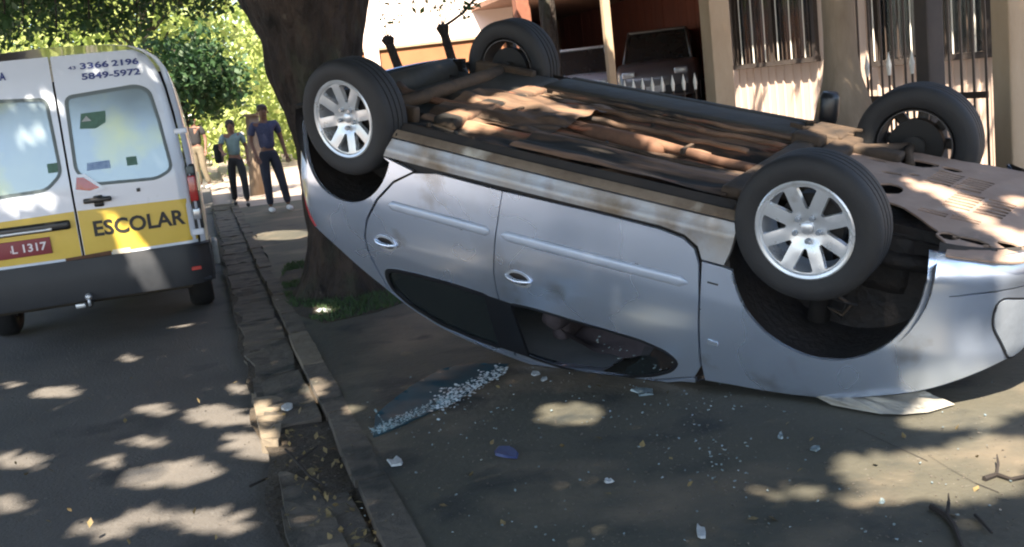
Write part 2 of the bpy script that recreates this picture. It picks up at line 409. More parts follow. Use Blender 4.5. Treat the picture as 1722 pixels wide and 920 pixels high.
while s < 15:
    L = random.uniform(.75, 1.15); j = lambda a=.02: random.uniform(-a, a)
    # sunk gutter slab
    p = [(.0 + j(), s + .02), (.02 + j(), s + L * .35), (-.01 + j(), s + L * .7), (.0 + j(), s + L - .03), (.27 + j(), s + L - .02), (.285, s + L * .5), (.27 + j(), s + .02)]
    drop = random.uniform(-.012, .01)
    if -1.0 < s < 1.6: pass
    if not (-.9 < s < .55):
        mk('gutter_slab', xf(slab(p, -.09, -.018 + drop * .6, seed=i), STR), 'kerb', kerb_parent)
    # kerb stone
    q = [(.31 + j(.01), s + .015), (.30 + j(.008), s + L * .5), (.31 + j(.01), s + L - .012), (.425, s + L - .012), (.43, s + L * .5), (.425, s + .015)]
    pale = 1.0 < s < 1.9
    mk('kerb_stone', xf(slab(q, -.08, .006 + j(.006), rough=.008, seed=i + 50), STR), 'kerb_pale' if 1.35 < s < 1.9 and pale else 'kerb', kerb_parent)
    s += L; i += 1
mk('kerb_fragment', slab([tuple(gp(*p, 0).xy) for p in ((422, 656), (480, 668), (468, 742), (440, 738))][::-1], -.08, -.012, seed=3, rough=.03), 'kerb_pale', kerb_parent)
mk('kerb_fragment', slab([tuple(gp(*p, 0).xy) for p in ((468, 790), (520, 800), (560, 860), (585, 915), (500, 920), (478, 850))][::-1], -.08, -.012, seed=8, rough=.02), 'kerb', kerb_parent)

# ================================================================== OVERTURNED CAR
def rot(yaw, pitch, roll):
    return Matrix.Rotation(yaw, 3, 'Z') @ Matrix.Rotation(pitch, 3, 'Y') @ Matrix.Rotation(roll, 3, 'X')
CR = rot(-.6251, .2537, .1243) @ Matrix.Diagonal((1, -1, -1)); CT = Vector((.7259, 5.512, 1.3815))
CM = Matrix.Translation(CT) @ CR.to_4x4()
def cw(v):
    q = CM @ Vector(v)
    if q.z < .012: q.z = .008 + .004 * math.exp(q.z * 3)
    return q
def cgeo(g): return [cw(v) for v in g[0]], g[1]
CAR = thing('overturned_car', 'silver hatchback lying upside down on its roof across the pavement', 'car', (1.15, 5.1, 0))
def cpart(name, geo, m, parent=CAR, smooth=False, normals=None):
    if normals is not None: normals = [CR @ n for n in normals]
    return mk(name, cgeo(geo), m, parent, smooth, normals=normals)
XF, XR = 2.17, -1.90
def Wx(x):
    if x > 1.2: return .832 * max(0, 1 - min(1, (x - 1.2) / (XF - 1.2)) ** 3.4) ** .42
    if x < -1.2: return .832 * max(0, 1 - min(1, (-1.2 - x) / (-1.2 - XR)) ** 4.2) ** .42
    return .846 - .0097 * x * x
def _tab():
    xs = [0.0]; t = np.linspace(0, math.pi / 2, 900)
    xf_ = np.concatenate([np.linspace(0, 1.2, 200), 1.2 + (XF - 1.2) * np.sin(t[1:])])
    xr_ = np.concatenate([np.linspace(0, -1.2, 200), -1.2 + (XR + 1.2) * np.sin(t[1:])])
    def arc(x):
        y = np.array([Wx(v) for v in x]); d = np.hypot(np.diff(x), np.diff(y)); return y, np.concatenate([[0], np.cumsum(d)])
    yf, sf = arc(xf_); yr, s_r = arc(xr_)
    S = np.concatenate([-s_r[::-1], sf[1:]]); X = np.concatenate([xr_[::-1], xf_[1:]]); Y = np.concatenate([yr[::-1], yf[1:]])
    return S, X, Y
TS, TX, TY = _tab()
def s_of(x): return float(np.interp(x, TX, TS))
def k2(x, pts):
    return float(np.interp(x, [p[0] for p in pts], [p[1] for p in pts]))
def sm(x, pts, r=.02): return (k2(x - r, pts) + 2 * k2(x, pts) + k2(x + r, pts)) / 4
ZE = [(-1.90, .78), (-1.8, .82), (-1.6, .905), (-1.45, .97), (-1.245, 1.126), (-1.033, 1.276), (-.8, 1.365), (-.56, 1.40), (-.2, 1.405),
      (.07, 1.385), (.3, 1.325), (.594, 1.21), (.84, 1.08), (.95, 1.045), (1.2, 1.0), (1.47, .925), (1.66, .845), (1.84, .77), (2.0, .68), (2.17, .59)]
OFF = [(.14, .13), (.18, .085), (.205, .052), (.24, .034), (.272, .024), (.285, .012), (.33, .014), (.45, .006), (.60, -.002), (.70, .004), (.80, .018), (.90, .045), (.98, .076), (1.06, .108), (1.5, .30)]
def offz(z): return sm(z, OFF, .012)
def SP(s, z, off, sgn=1):
    x = float(np.interp(s, TS, TX)); y = float(np.interp(s, TS, TY))
    e = .01; tx = float(np.interp(s + e, TS, TX) - np.interp(s - e, TS, TX)); ty = float(np.interp(s + e, TS, TY) - np.interp(s - e, TS, TY))
    if s < TS[0] + .02: tx, ty = 0.0, 1.0
    if s > TS[-1] - .02: tx, ty = 0.0, -1.0
    l = math.hypot(tx, ty) or 1; nx, ny = -ty / l, tx / l
    d = off - offz(z) - max(0, z - .62) * .25 * max(0, (s - 1.9)) - max(0, z - .7) * .5 * max(0, -1.65 - s)
    d += .0035 * noise.noise(Vector((s * 2.3, z * 3.1, 5)))
    # wheel arch lips flare
    return Vector((x + nx * d, (y + ny * d) * sgn, z))
def SPx(sgn): return lambda s, z, off: SP(s, z, off, sgn)
def spoly(xz): return [(s_of(x), z) for x, z in xz]
def side(name, xz, holes=(), m='silver', parent=CAR, h=.045, depth=.018, ins=.0035, off=0, sgn=1, raw=False, rnd=.0):
    o = xz if raw else spoly(xz)
    if rnd: o = roundpoly(o, rnd)
    o = resample(inset(o, ins), .03)
    hs = [resample(hh if raw else spoly(hh), .025) for hh in holes]
    g = panel(lambda a, b, c: SP(a, b, c + off, sgn), o, hs, h, depth, flip=(sgn > 0))
    return cpart(name, (g[0], g[1]), m, parent, True, g[2])
def arcp(cx, cz, r, a0, a1, n=22): return [(cx + r * math.cos(math.radians(a0 + (a1 - a0) * i / n)), cz + r * math.sin(math.radians(a0 + (a1 - a0) * i / n))) for i in range(n + 1)]
def ze(x): return sm(x, ZE, .05)
def top_edge(x0, x1, n, d=0): return [(x0 + (x1 - x0) * i / n, ze(x0 + (x1 - x0) * i / n) - d) for i in range(n + 1)]
def blob(cx, cy, rx, ry, n=11, sd=0): return [(cx + rx * math.cos(t) * (1 + .28 * noise.noise(Vector((math.cos(t) * 2 + sd, math.sin(t) * 2, sd)))), cy + ry * math.sin(t) * (1 + .28 * noise.noise(Vector((math.cos(t) * 2, math.sin(t) * 2 + 5, sd))))) for t in np.linspace(0, 2 * math.pi, n + 1)[:-1]]
def archz(z, cx, r, a): return None
FA = (1.36, .315, .395, .415); RA = (-1.295, .285, .345, .36)     # arches: centre x, z, half length, height
def arch(A, a0, a1, n=26, k=1.0): return [(A[0] + A[2] * k * math.cos(math.radians(a0 + (a1 - a0) * i / n)), A[1] + A[3] * k * math.sin(math.radians(a0 + (a1 - a0) * i / n))) for i in range(n + 1)]

FRONT_WIN = roundpoly([(-.225, .972), (-.04, .951), (.17, .944), (.37, .935), (.56, .932), (.69, .955), (.748, .999), (.707, 1.071), (.602, 1.148), (.424, 1.232), (.237, 1.300), (-.02, 1.335), (-.20, 1.340)], .05, 3)
REAR_WIN = roundpoly([(-.335, .968), (-.58, .970), (-.836, .989), (-1.0, 1.012), (-1.068, 1.032), (-1.095, 1.10), (-1.085, 1.18), (-.986, 1.262), (-.788, 1.328), (-.542, 1.350), (-.36, 1.345)], .04, 3)
fd = [(-.225, .35), (.3, .335), (.62, .335), (.74, .35), (.80, .385), (.83, .45), (.85, .6), (.86, .8), (.865, .98)] + top_edge(.83, -.27, 14, .028) + [(-.272, .98), (-.272, .80), (-.25, .58)]
rd = [(-.225, .35), (-.25, .58), (-.272, .80), (-.272, .98)] + top_edge(-.28, -1.02, 9, .028) + [(-1.115, 1.19), (-1.135, 1.10), (-1.15, 1.02), (-1.165, .93), (-1.16, .84), (-1.12, .72), (-1.03, .58), (-.92, .46), (-.79, .38), (-.64, .35)]
sill = [(-1.0, .335), (-.64, .335), (.62, .322), (.745, .336), (.812, .373), (.838, .427), (.945, .427), (.965, .36), (.975, .30), (.975, .232), (-.958, .232)]
sill_u = [(-.958, .228), (.975, .228), (.975, .192), (-.95, .192)]
fender = [(.84, .432), (.945, .432)] + arch(FA, 163, 0) + [(1.757, .30), (1.752, .19), (2.0, .195), (2.16, .20), (2.1699, .20), (2.1699, .60)] + top_edge(2.165, .95, 20, .0) + [(.88, 1.06), (.868, .98), (.863, .8), (.853, .6)]
slit = [(1.845, .352), (1.93, .338), (2.02, .330), (2.10, .326), (2.10, .320), (2.02, .323), (1.93, .331), (1.845, .348)]
fender_low = [(.84, .427), (.945, .427), (.965, .36), (.968, .325), (.865, .325), (.82, .40)]
quarter = [(-1.0, .34)] + arch(RA, 12, 180) + [(-1.66, .24), (-1.70, .30), (-1.74, .36), (-1.86, .38)] + [(-1.87, .80)] + top_edge(-1.86, -.95, 14, .0) + top_edge(-.9, .75, 16, 0) + [(.83, 1.10)] + top_edge(.83, -.27, 14, .023) + top_edge(-.28, -1.02, 9, .023) + [(-1.122, 1.195), (-1.142, 1.10), (-1.158, 1.02), (-1.172, .93), (-1.167, .84), (-1.127, .72), (-1.037, .575), (-.925, .455), (-.79, .372), (-.97, .34)]
for sgn in (1, -1):
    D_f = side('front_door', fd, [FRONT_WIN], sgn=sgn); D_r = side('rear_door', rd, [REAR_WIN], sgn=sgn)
    side('sill', sill, m='silver_sill', sgn=sgn, depth=.03, h=.03)
    side('sill_underside', sill_u, m='sill_dirty', sgn=sgn, depth=.0, h=.02, ins=0)
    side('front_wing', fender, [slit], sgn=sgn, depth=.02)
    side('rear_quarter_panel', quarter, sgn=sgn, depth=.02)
    # rear bumper and front bumper in panel space, wrapped round the ends
    sR, sF = TS[0], TS[-1]
    rb = [(s_of(-1.655), .16), (s_of(-1.66), .24), (s_of(-1.70), .295), (s_of(-1.74), .352), (s_of(-1.86), .372), (s_of(-1.88), .56), (sR + .002, .56), (sR + .002, .17)]
    side('rear_bumper', rb, sgn=sgn, raw=True, depth=.02)
    side('radiator_grille', [(s_of(2.12), .40), (sF - .002, .41), (sF - .002, .52), (s_of(2.12), .53)], m='black_trim', sgn=sgn, raw=True, off=.004)
    side('headlight', [(s_of(2.005), .36), (s_of(2.12), .40), (s_of(2.115), .60), (s_of(2.075), .655), (s_of(2.04), .56), (s_of(1.998), .47)], m='lamp_clear', sgn=sgn, raw=True, off=.004, rnd=.07)
    hl = roundpoly([(s_of(2.005), .36), (s_of(2.12), .40), (s_of(2.115), .60), (s_of(2.075), .655), (s_of(2.04), .56), (s_of(1.998), .47)], .07)
    side('headlight_seal', resample(inset(hl, -.008), .03), [inset(hl, .001)], m='black_trim', sgn=sgn, raw=True, off=.002, ins=0, depth=.004, h=0)
    tl = side('tail_light', [(s_of(-1.60), .895), (s_of(-1.72), .875), (s_of(-1.83), .79), (s_of(-1.875), .64), (s_of(-1.87), .55), (s_of(-1.80), .66), (s_of(-1.70), .80)], m='lamp_red', sgn=sgn, raw=True, off=.006)
    side('tail_panel', [(s_of(-1.88), .38), (s_of(-1.88), .56), (s_of(-1.868), .76), (sR + .002, .78), (sR + .002, .56), (sR + .002, .38)], sgn=sgn, raw=True)
    # dark centre pillar and window surrounds
    side('window_pillar', [(-.365, .965), (-.20, .965), (-.18, 1.34), (-.375, 1.345)], m='black_trim', sgn=sgn, off=.004, ins=0, parent=D_r)
    pane = inset(REAR_WIN, -.008)
    side('window_glass', pane, m='glass_dark', sgn=sgn, off=-.010, depth=.004, ins=0, parent=D_r)
    rim_o = [(x, z) for x, z in REAR_WIN]; 
    side('window_seal', resample(inset(REAR_WIN, -.012), .05), [inset(REAR_WIN, .016)], m='black_trim', sgn=sgn, off=.003, depth=.004, ins=0, parent=D_r, h=0)
    side('window_seal', resample(inset(FRONT_WIN, -.008), .05), [inset(FRONT_WIN, .008)], m='black_trim', sgn=sgn, off=.003, depth=.004, ins=0, parent=D_f, h=0)
    # what is left of the broken front pane
    side('broken_pane', [(.74, 1.01), (.70, 1.07), (.6, 1.15), (.42, 1.23), (.44, 1.17), (.52, 1.09), (.57, .97), (.69, .96)], m='glass_car', sgn=sgn, off=-.010, depth=.004, ins=0, parent=D_f, h=.1)
    # rubbing strips
    for nm, a, b, par in (('door_moulding', -.95, -.285, D_r), ('door_moulding', -.215, .79, D_f)):
        za = lambda x: .588 - .040 * (x + .95) / 1.74
        n = 26; prof = [(-.027, 0), (-.023, .007), (-.008, .010), (.010, .010), (.022, .007), (.027, 0)]
        V = []; Fc = []
        for i in range(n + 1):
            x = a + (b - a) * i / n; t = min(1, min(i, n - i) / 1.2 + .25)
            for dz, o_ in prof: V.append(SP(s_of(x), za(x) + dz * t, o_ * t + .001, sgn))
        for i in range(n):
            for k in range(len(prof) - 1):
                q = (i * 6 + k, i * 6 + k + 1, (i + 1) * 6 + k + 1, (i + 1) * 6 + k); Fc.append(q if sgn > 0 else q[::-1])
        Fc.append(tuple(range(6))); Fc.append(tuple(range(n * 6, n * 6 + 6))[::-1])
        cpart(nm, (V, Fc), 'moulding', par, True)
    # handles: flat dark patch in place of a cup, and grip
    for cx_, cz_, par in ((-1.005, .83, D_r), (-.117, .788, D_f)):
        el = [(cx_ + .062 * math.cos(t), cz_ + .034 * math.sin(t)) for t in np.linspace(0, 2 * math.pi, 20)[:-1]]
        side('handle_dark_patch', el, m='dark_inside', sgn=sgn, off=.0015, ins=0, depth=.0, parent=par, h=.03)
        g = tube([SP(s_of(cx_ + t), cz_ - .004 + .004 * math.cos(t * 20), .004 + .024 * math.cos(t / .075 * 1.5), sgn) for t in np.linspace(-.078, .078, 9)], [.007, .011, .013, .013, .013, .013, .012, .010, .006], 8)
        cpart('door_handle', g, 'silver', par, True)
        el2 = [(cx_ + .075 * math.cos(t), cz_ + .046 * math.sin(t)) for t in np.linspace(0, 2 * math.pi, 24)[:-1]]
        side('handle_surround', el2, [el], m='chrome', sgn=sgn, off=.003, ins=0, depth=.004, parent=par, h=0)
    side('side_repeater', [(.905, .80), (.955, .80), (.955, .82), (.905, .82)], m='lamp_clear', sgn=sgn, off=.006, ins=0, depth=.006, h=0)
    side('side_badge', [(.88, .515), (.93, .515), (.93, .522), (.88, .522)], m='black_trim', sgn=sgn, off=.003, ins=0, depth=.003, h=0)
    # dark inner shell behind the gaps
    inner = [(-.95, .17), (-.95, .3)] + arch(RA, 8, 176, 20, 1.1) + [(-1.70, .17), (-1.86, .2), (-1.87, .78)] + top_edge(-1.85, -1.2, 6, .01) + [(-1.12, 1.12), (-1.12, .96), (.92, .95), (1.2, .97), (1.47, .92), (1.84, .76), (2.1, .62), (2.12, .2), (1.80, .17)] + arch(FA, 0, 176, 24, 1.06) + [(.92, .17)]
    side('inner_body_side', inner, m='dark_inside', sgn=sgn, off=-.034, ins=0, depth=0, h=.09)
    # wheel arch liners
    for A in (FA, RA):
        V = []; Fc = []; n = 26; ys = [.795, .72, .6, .46, .40]
        for i in range(n + 1):
            a = math.radians(-12 + 204 * i / n)
            for j, y in enumerate(ys): V.append(Vector((A[0] + (A[2] + .025) * math.cos(a), y * sgn, A[1] + (A[3] + .02) * math.sin(a))))
        for i in range(n):
            for j in range(len(ys) - 1): Fc.append((i * 5 + j, i * 5 + j + 1, i * 5 + 6 + j, i * 5 + 5 + j))
        Fc.append(tuple(i * 5 + 4 for i in range(n + 1)))
        cpart('wheel_arch_liner', (V, Fc), 'well', CAR, False)

# top surfaces (underneath now): bonnet, windscreen, roof, tailgate
def ye(x):
    p = SP(s_of(x), ze(x), 0); return p.y
def crown(x): return k2(x, [(-1.9, .0), (-1.5, .05), (-1.0, .05), (0, .055), (.5, .075), (1.0, .07), (1.5, .06), (2.17, .02)])
def topf(x, v, off=0):
    y = ye(x) - .006; z = ze(x) + crown(x) * (1 - abs(v) ** 2.4) + off
    z += .02 * fbm(x * 2, v * 1.5, 3, 1.6) * (1 - v * v)
    return Vector((x, v * y, z))
for nm, a, b, m in (('tailgate', -1.88, -1.56, 'silver'), ('rear_window', -1.55, -1.12, 'glass_dark'), ('roof_panel', -1.11, .28, 'silver'), ('windscreen', .29, .93, 'glass_car'), ('bonnet', .95, 2.14, 'silver')):
    g = grid(lambda x, v: topf(x, v), list(np.linspace(a, b, 24)), list(np.linspace(-1, 1, 24)))
    cpart(nm, g, m, CAR, True)
# buckled bonnet edge, pushed out from under the wing
def crf(i, t):
    top_ = [(1.24, .72, .975), (1.36, .74, .95), (1.47, .745, .925), (1.56, .74, .895), (1.66, .72, .86), (1.75, .69, .82)]
    bot = [(1398, 681), (1440, 689), (1480, 696), (1520, 697), (1562, 693), (1606, 680)]
    a = CM @ Vector(top_[i]); b = gp(*bot[i], .012)
    a += Vector((.01, .03, .02)); p = a.lerp(b, t)
    k = math.sin(t * math.pi); d = Vector((.3, -1, .1)).normalized()
    return p + d * (.035 * k + .018 * math.sin(i * 2.7 + t * 5) * k)
def cr2(u, t):
    i = min(4, int(u)); f = u - i; p = crf(i, t).lerp(crf(i + 1, t), f)
    return p + Vector((.2, -1, .3)) * .035 * noise.noise(Vector((u * 1.9, t * 2.5, 1))) * math.sin(t * math.pi)
mk('buckled_bonnet_edge', grid(cr2, list(np.linspace(0, 5, 31)), list(np.linspace(0, 1, 9))), 'crumple', CAR, False)

# ---- underside
def panz(x, y):
    z = .205
    t = abs(y)
    z += .085 * math.exp(-(y / .13) ** 4)                                   # tunnel sinks into the cabin
    z -= .032 * math.exp(-((t - .44) / .045) ** 4) * (1 if -.9 < x < .9 else .3)   # chassis rails stand proud
    z -= .012 * math.exp(-((t - .70) / .02) ** 2)
    z += .010 * math.sin(x * 17) * math.exp(-((t - .58) / .07) ** 4)
    z += .014 * (noise.noise(Vector((x * 1.2, y * 9, 2)))) + .008 * noise.noise(Vector((x * 5, y * 16, 7)))
    z += .010 * math.sin(y * 60 + 2 * math.sin(x * 2)) * math.exp(-((t - .29) / .09) ** 4)
    return z
cpart('floor_pan', grid(lambda x, y: Vector((x, y, panz(x, y))), list(np.linspace(-1.02, 1.0, 90)), list(np.linspace(-.765, .765, 96))), 'pan', CAR, True)
def seam(y0, y1, z, r, x0=-.9, x1=.92, n=22, w=.01): return tube([(x0 + (x1 - x0) * i / n, y0 + (y1 - y0) * i / n + w * math.sin(i * .9), z + .004 * math.sin(i * 1.7)) for i in range(n + 1)], r, 6)
ex = cpart('exhaust_pipe', tube([(.95, .02, .20), (.8, .20, .185), (.6, .22, .18), (.2, .15, .178), (-.2, .14, .178), (-.55, .13, .18), (-.8, .2, .175), (-1.0, .26, .17), (-1.15, .28, .16), (-1.35, .22, .165), (-1.5, .1, .17)], [.022, .024, .024, .025, .024, .024, .024, .022, .022, .022, .022], 10), 'exhaust', CAR, True)
cpart('exhaust_hanger', box((-.62, .15, .165), (.02, .12, .03), bev=.004), 'subframe', ex); cpart('exhaust_hanger', box((.42, .18, .165), (.02, .12, .03), bev=.004), 'subframe', ex)
cpart('centre_silencer', tube([(.30, .17, .20), (.22, .165, .20), (-.14, .145, .20), (-.24, .143, .20)], [.03, .05, .05, .03], 12), 'exhaust', CAR, True)
for y, r in ((.33, .007), (.355, .006), (-.24, .008), (-.30, .007)): cpart('brake_pipe', seam(y, y + .02, .175, r), 'subframe', CAR, True)
def shield(u, v):
    x = -1.02 + .78 * u; y = -.30 + .72 * v
    return Vector((x, y, .178 - .03 * math.sin(v * 3.1) + .03 * noise.noise(Vector((x * 2.2, y * 8, 3))) + .022 * noise.noise(Vector((x * 7, y * 15, 9)))))
cpart('crumpled_heat_shield', grid(shield, list(np.linspace(0, 1, 40)), list(np.linspace(0, 1, 40))), 'shield', CAR, True)
def shield2(u, v):
    x = -.30 + 1.15 * u; y = .32 + .36 * v
    return Vector((x, y, .175 - .02 * math.sin(v * 3.1) + .022 * noise.noise(Vector((x * 1.3, y * 10, 5))) + .007 * noise.noise(Vector((x * 4, y * 18, 1)))))
cpart('dented_floor_skin', grid(shield2, list(np.linspace(0, 1, 60)), list(np.linspace(0, 1, 26))), 'pan', CAR, True)
for k in range(4):
    y = -.34 + .17 * k + random.uniform(-.02, .02); cpart('pressed_rib', seam(y, y + random.uniform(-.03, .03), .176, random.uniform(.010, .018), -.7 + .1 * (k % 3), .9 - .12 * (k % 4), w=.012), 'pan', CAR, True)
for k in range(46):
    x, y = random.uniform(-1.0, 1.0), random.uniform(-.66, .7); cpart('floor_bolt', lathe([(.0001, -.010), (.009, -.010), (.012, .0), (.016, .003), (.016, .012), (.0001, .012)], 8, Matrix.Translation((x, y, panz(x, y) - .004)) @ Matrix.Rotation(math.pi / 2, 4, 'X')), 'pan_dark' if k % 3 else 'subframe', CAR)
# plastic-covered fuel line tray and tank on the far side, rear under-floor
cpart('far_floor_cover', box((-.06, -.55, .195), (1.55, .26, .07), bev=.03), 'pan_dark', CAR, True)
cpart('far_floor_cover', box((.05, -.70, .19), (1.7, .07, .06), bev=.02), 'pan_dark', CAR, True)
cpart('floor_crossmember', box((-.80, .12, .176), (.14, .9, .06), bev=.02), 'pan', CAR, True)
cpart('floor_crossmember', box((.86, .05, .17), (.10, 1.2, .06), bev=.02), 'subframe', CAR, True)
cpart('rear_underfloor', grid(lambda x, y: Vector((x, y, .235 + .05 * max(0, -x - 1.7) + .02 * fbm(x, y, 1, 3))), list(np.linspace(-1.86, -1.0, 26)), list(np.linspace(-.62, .62, 36))), 'pan_dark', CAR, True)
cpart('rear_silencer', tube([(-1.60, -.52, .215), (-1.60, -.49, .215), (-1.60, .10, .215), (-1.60, .13, .215)], [.04, .085, .085, .04], 18), 'pan_dark', CAR, True)
cpart('fuel_tank', box((-1.06, -.28, .205), (.46, .72, .09), bev=.04), 'pan_dark', CAR, True)
cpart('rear_axle', join(tube([(-1.25, -.62, .175), (-1.16, -.3, .14), (-1.14, .3, .14), (-1.25, .62, .175)], .04, 10), box((-1.2, .56, .17), (.44, .05, .09), bev=.015), box((-1.2, -.56, .17), (.44, .05, .09), bev=.015)), 'subframe', CAR, True)
for y in (.50, -.50):
    cpart('rear_spring', tube([(-1.27 + .05 * math.cos(t), y + .05 * math.sin(t), .17 + .018 * t / 1.2) for t in np.linspace(0, 15, 70)], .008, 5), 'pan_dark', CAR, True)
cpart('front_subframe', join(box((1.02, 0, .17), (.12, 1.0, .07), bev=.02), box((1.1, .38, .17), (.42, .10, .06), bev=.02), box((1.1, -.38, .17), (.42, .10, .06), bev=.02), box((.90, -.50, .15), (.2, .24, .05), bev=.015), box((.86, -.30, .15), (.16, .10, .08), bev=.02)), 'subframe', CAR, True)
for k in range(9):
    a = random.uniform(-.62, -.2); x0 = random.uniform(.72, 1.02)
    cpart('suspension_bracket', box((0, 0, 0), (random.uniform(.05, .14), random.uniform(.012, .022), random.uniform(.012, .03)), Matrix.Translation((x0, a, .135)) @ Matrix.Rotation(random.uniform(-1, 1), 4, 'Z'), bev=.006), 'subframe', CAR)
for sgn in (1, -1):
    cpart('suspension_arm', join(tube([(1.02, .32 * sgn, .17), (1.2, .5 * sgn, .175), (1.27, .66 * sgn, .18)], [.028, .03, .02], 8), tube([(1.36, .34 * sgn, .18), (1.3, .5 * sgn, .18), (1.27, .66 * sgn, .18)], [.022, .025, .02], 8)), 'subframe', CAR, True)
    cpart('drive_shaft', tube([(1.25, .30 * sgn, .22), (1.26, .45 * sgn, .20), (1.266, .66 * sgn, .185)], [.035, .016, .03], 10), 'rubdark', CAR, True)
    cpart('suspension_strut', tube([(1.27, .60 * sgn, .2), (1.29, .57 * sgn, .4), (1.3, .55 * sgn, .68)], [.03, .035, .05], 10), 'rubdark', CAR, True)
    for k in range(3):
        pts = [(1.30 + .05 * k, .62 * sgn, .44 + .03 * k), (1.38, .68 * sgn, .47 + .02 * k), (1.44 + .02 * k, .66 * sgn, .52), (1.42, .62 * sgn, .58 + .02 * k), (1.34, .58 * sgn, .60)]
        cpart('brake_hose', tube(pts, .006, 6), 'subframe' if k == 1 else 'rubdark', CAR, True)
cpart('rubber_mount', tube([(.80, -.74, .16), (.80, -.74, .12), (.79, -.75, .03), (.79, -.75, .0)], [.045, .055, .055, .04], 14), 'black_trim', CAR, True)
# engine undertray with louvres and torn holes
def louv(cx, cy, n, L, step, ang):
    out = []; c, s_ = math.cos(ang), math.sin(ang)
    for i in range(n):
        for j in (0, 1):
            u0, u1 = (-L / 2 + j * L * .52), (-L / 2 + j * L * .52 + L * .46); v = (i - n / 2) * step
            out.append([(cx + a * c - b * s_, cy + a * s_ + b * c) for a, b in ((u0, v), (u1, v), (u1, v + step * .52), (u0, v + step * .52))])
    return out
tray_o = [(1.06, -.40), (1.22, -.58), (1.60, -.60), (1.85, -.62), (2.02, -.5), (2.11, -.25), (2.14, 0), (2.13, .3), (2.09, .46), (2.03, .56), (1.95, .64), (1.86, .69), (1.79, .71), (1.775, .60), (1.755, .58), (1.70, .52), (1.71, .48), (1.62, .40), (1.50, .30), (1.40, .27), (1.22, .25), (1.04, .22)]
TEARS = [blob(1.752, .51, .045, .04, sd=11), blob(1.84, .50, .07, .028, sd=12), blob(1.915, .52, .03, .02, sd=13), blob(1.985, .44, .06, .04, sd=14), blob(2.04, .40, .03, .014, sd=15)]
tray_h = TEARS + [blob(1.38, -.38, .10, .06, sd=1), blob(1.54, -.385, .05, .03, sd=2), blob(1.38, .10, .07, .075, sd=3), blob(1.33, -.13, .05, .018, sd=4), blob(1.21, -.30, .045, .018, sd=5), blob(1.42, -.17, .03, .016, sd=8), blob(1.92, -.25, .02, .03, sd=9)]
tray_h += louv(1.62, -.20, 6, .26, .040, .08) + louv(1.77, .08, 6, .26, .040, .08) + louv(1.70, .30, 2, .26, .028, .05)
def trf(a, b, off): return Vector((a, b, .185 + .10 * max(0, (a - 1.85)) ** 1.3 * 2 - .012 * math.cos(b * 3) + .006 * fbm(a, b, 4, 5) - off))
g = panel(trf, resample(roundpoly(tray_o, .02, 2), .04), [resample(h, .05) for h in tray_h], .05, .008, flip=True)
cpart('engine_undertray', (g[0], g[1]), 'tray', CAR, True)
cpart('tray_shade_sheet', grid(lambda x, y: Vector((x, y, .27 + .02 * noise.noise(Vector((x * 6, y * 6, 0))))), list(np.linspace(1.15, 2.02, 8)), list(np.linspace(-.5, .42, 8))), 'dark_inside')  # dark sheet added under the tray so its holes read as shade
cpart('engine_block', join(box((1.5, -.15, .42), (.42, .55, .40), bev=.06), box((1.45, .25, .40), (.34, .34, .30), bev=.06), tube([(1.3, .45, .35), (1.55, .42, .38), (1.8, .4, .36)], .04, 8), box((1.95, 0, .42), (.06, 1.0, .36), bev=.01)), 'well', CAR, True)

# ---- wheels
def tyre_geo():
    p = [(.205, -.085), (.225, -.096), (.262, -.101), (.290, -.094), (.303, -.080)]
    for a in (-.052, -.018, .018, .052):
        p += [(.309, a - .014), (.309, a + .012), (.303, a + .0135), (.303, a + .0205)] if a < .05 else [(.309, a - .014), (.309, a + .012)]
    p += [(.303, .080), (.290, .094), (.262, .101), (.225, .096), (.205, .085), (.198, .07), (.198, -.07)]
    return lathe(p, 64)
def rim_geo():
    outer = [(.192 * math.cos(t), .192 * math.sin(t)) for t in np.linspace(0, 2 * math.pi, 73)[:-1]]
    holes = []
    for k in range(8):
        a = 2 * math.pi * k / 8 + .20
        h = []
        for r, d in ((.086, -.07), (.145, -.20), (.178, -.245), (.182, -.15), (.183, 0), (.182, .15), (.178, .245), (.145, .20), (.086, .07)): h.append((r * math.cos(a + d), r * math.sin(a + d)))
        holes.append(roundpoly(h, .007, 3))
    def fn(a, b, off):
        r = math.hypot(a, b); y = .060 + .022 * min(1, (r / .19)) ** 2 - .016 * math.exp(-(r / .075) ** 4)
        th = math.atan2(b, a) - .20; y += .0025 * (math.cos(th * 8 + math.pi)) * min(1, max(0, (r - .07) / .06)) * (1 if r < .18 else .2)
        return Vector((a, y + off, b))
    g = panel(fn, outer, holes, .014, .026, flip=True)
    lip = lathe([(.186, .080), (.192, .090), (.203, .094), (.209, .090), (.207, .070), (.196, .05), (.190, -.08), (.184, -.08), (.186, .05)], 56)
    V, Fc = join((g[0], g[1]), lip)
    return V, Fc
tyre_me = rim_me = nut_me = cap_me = None
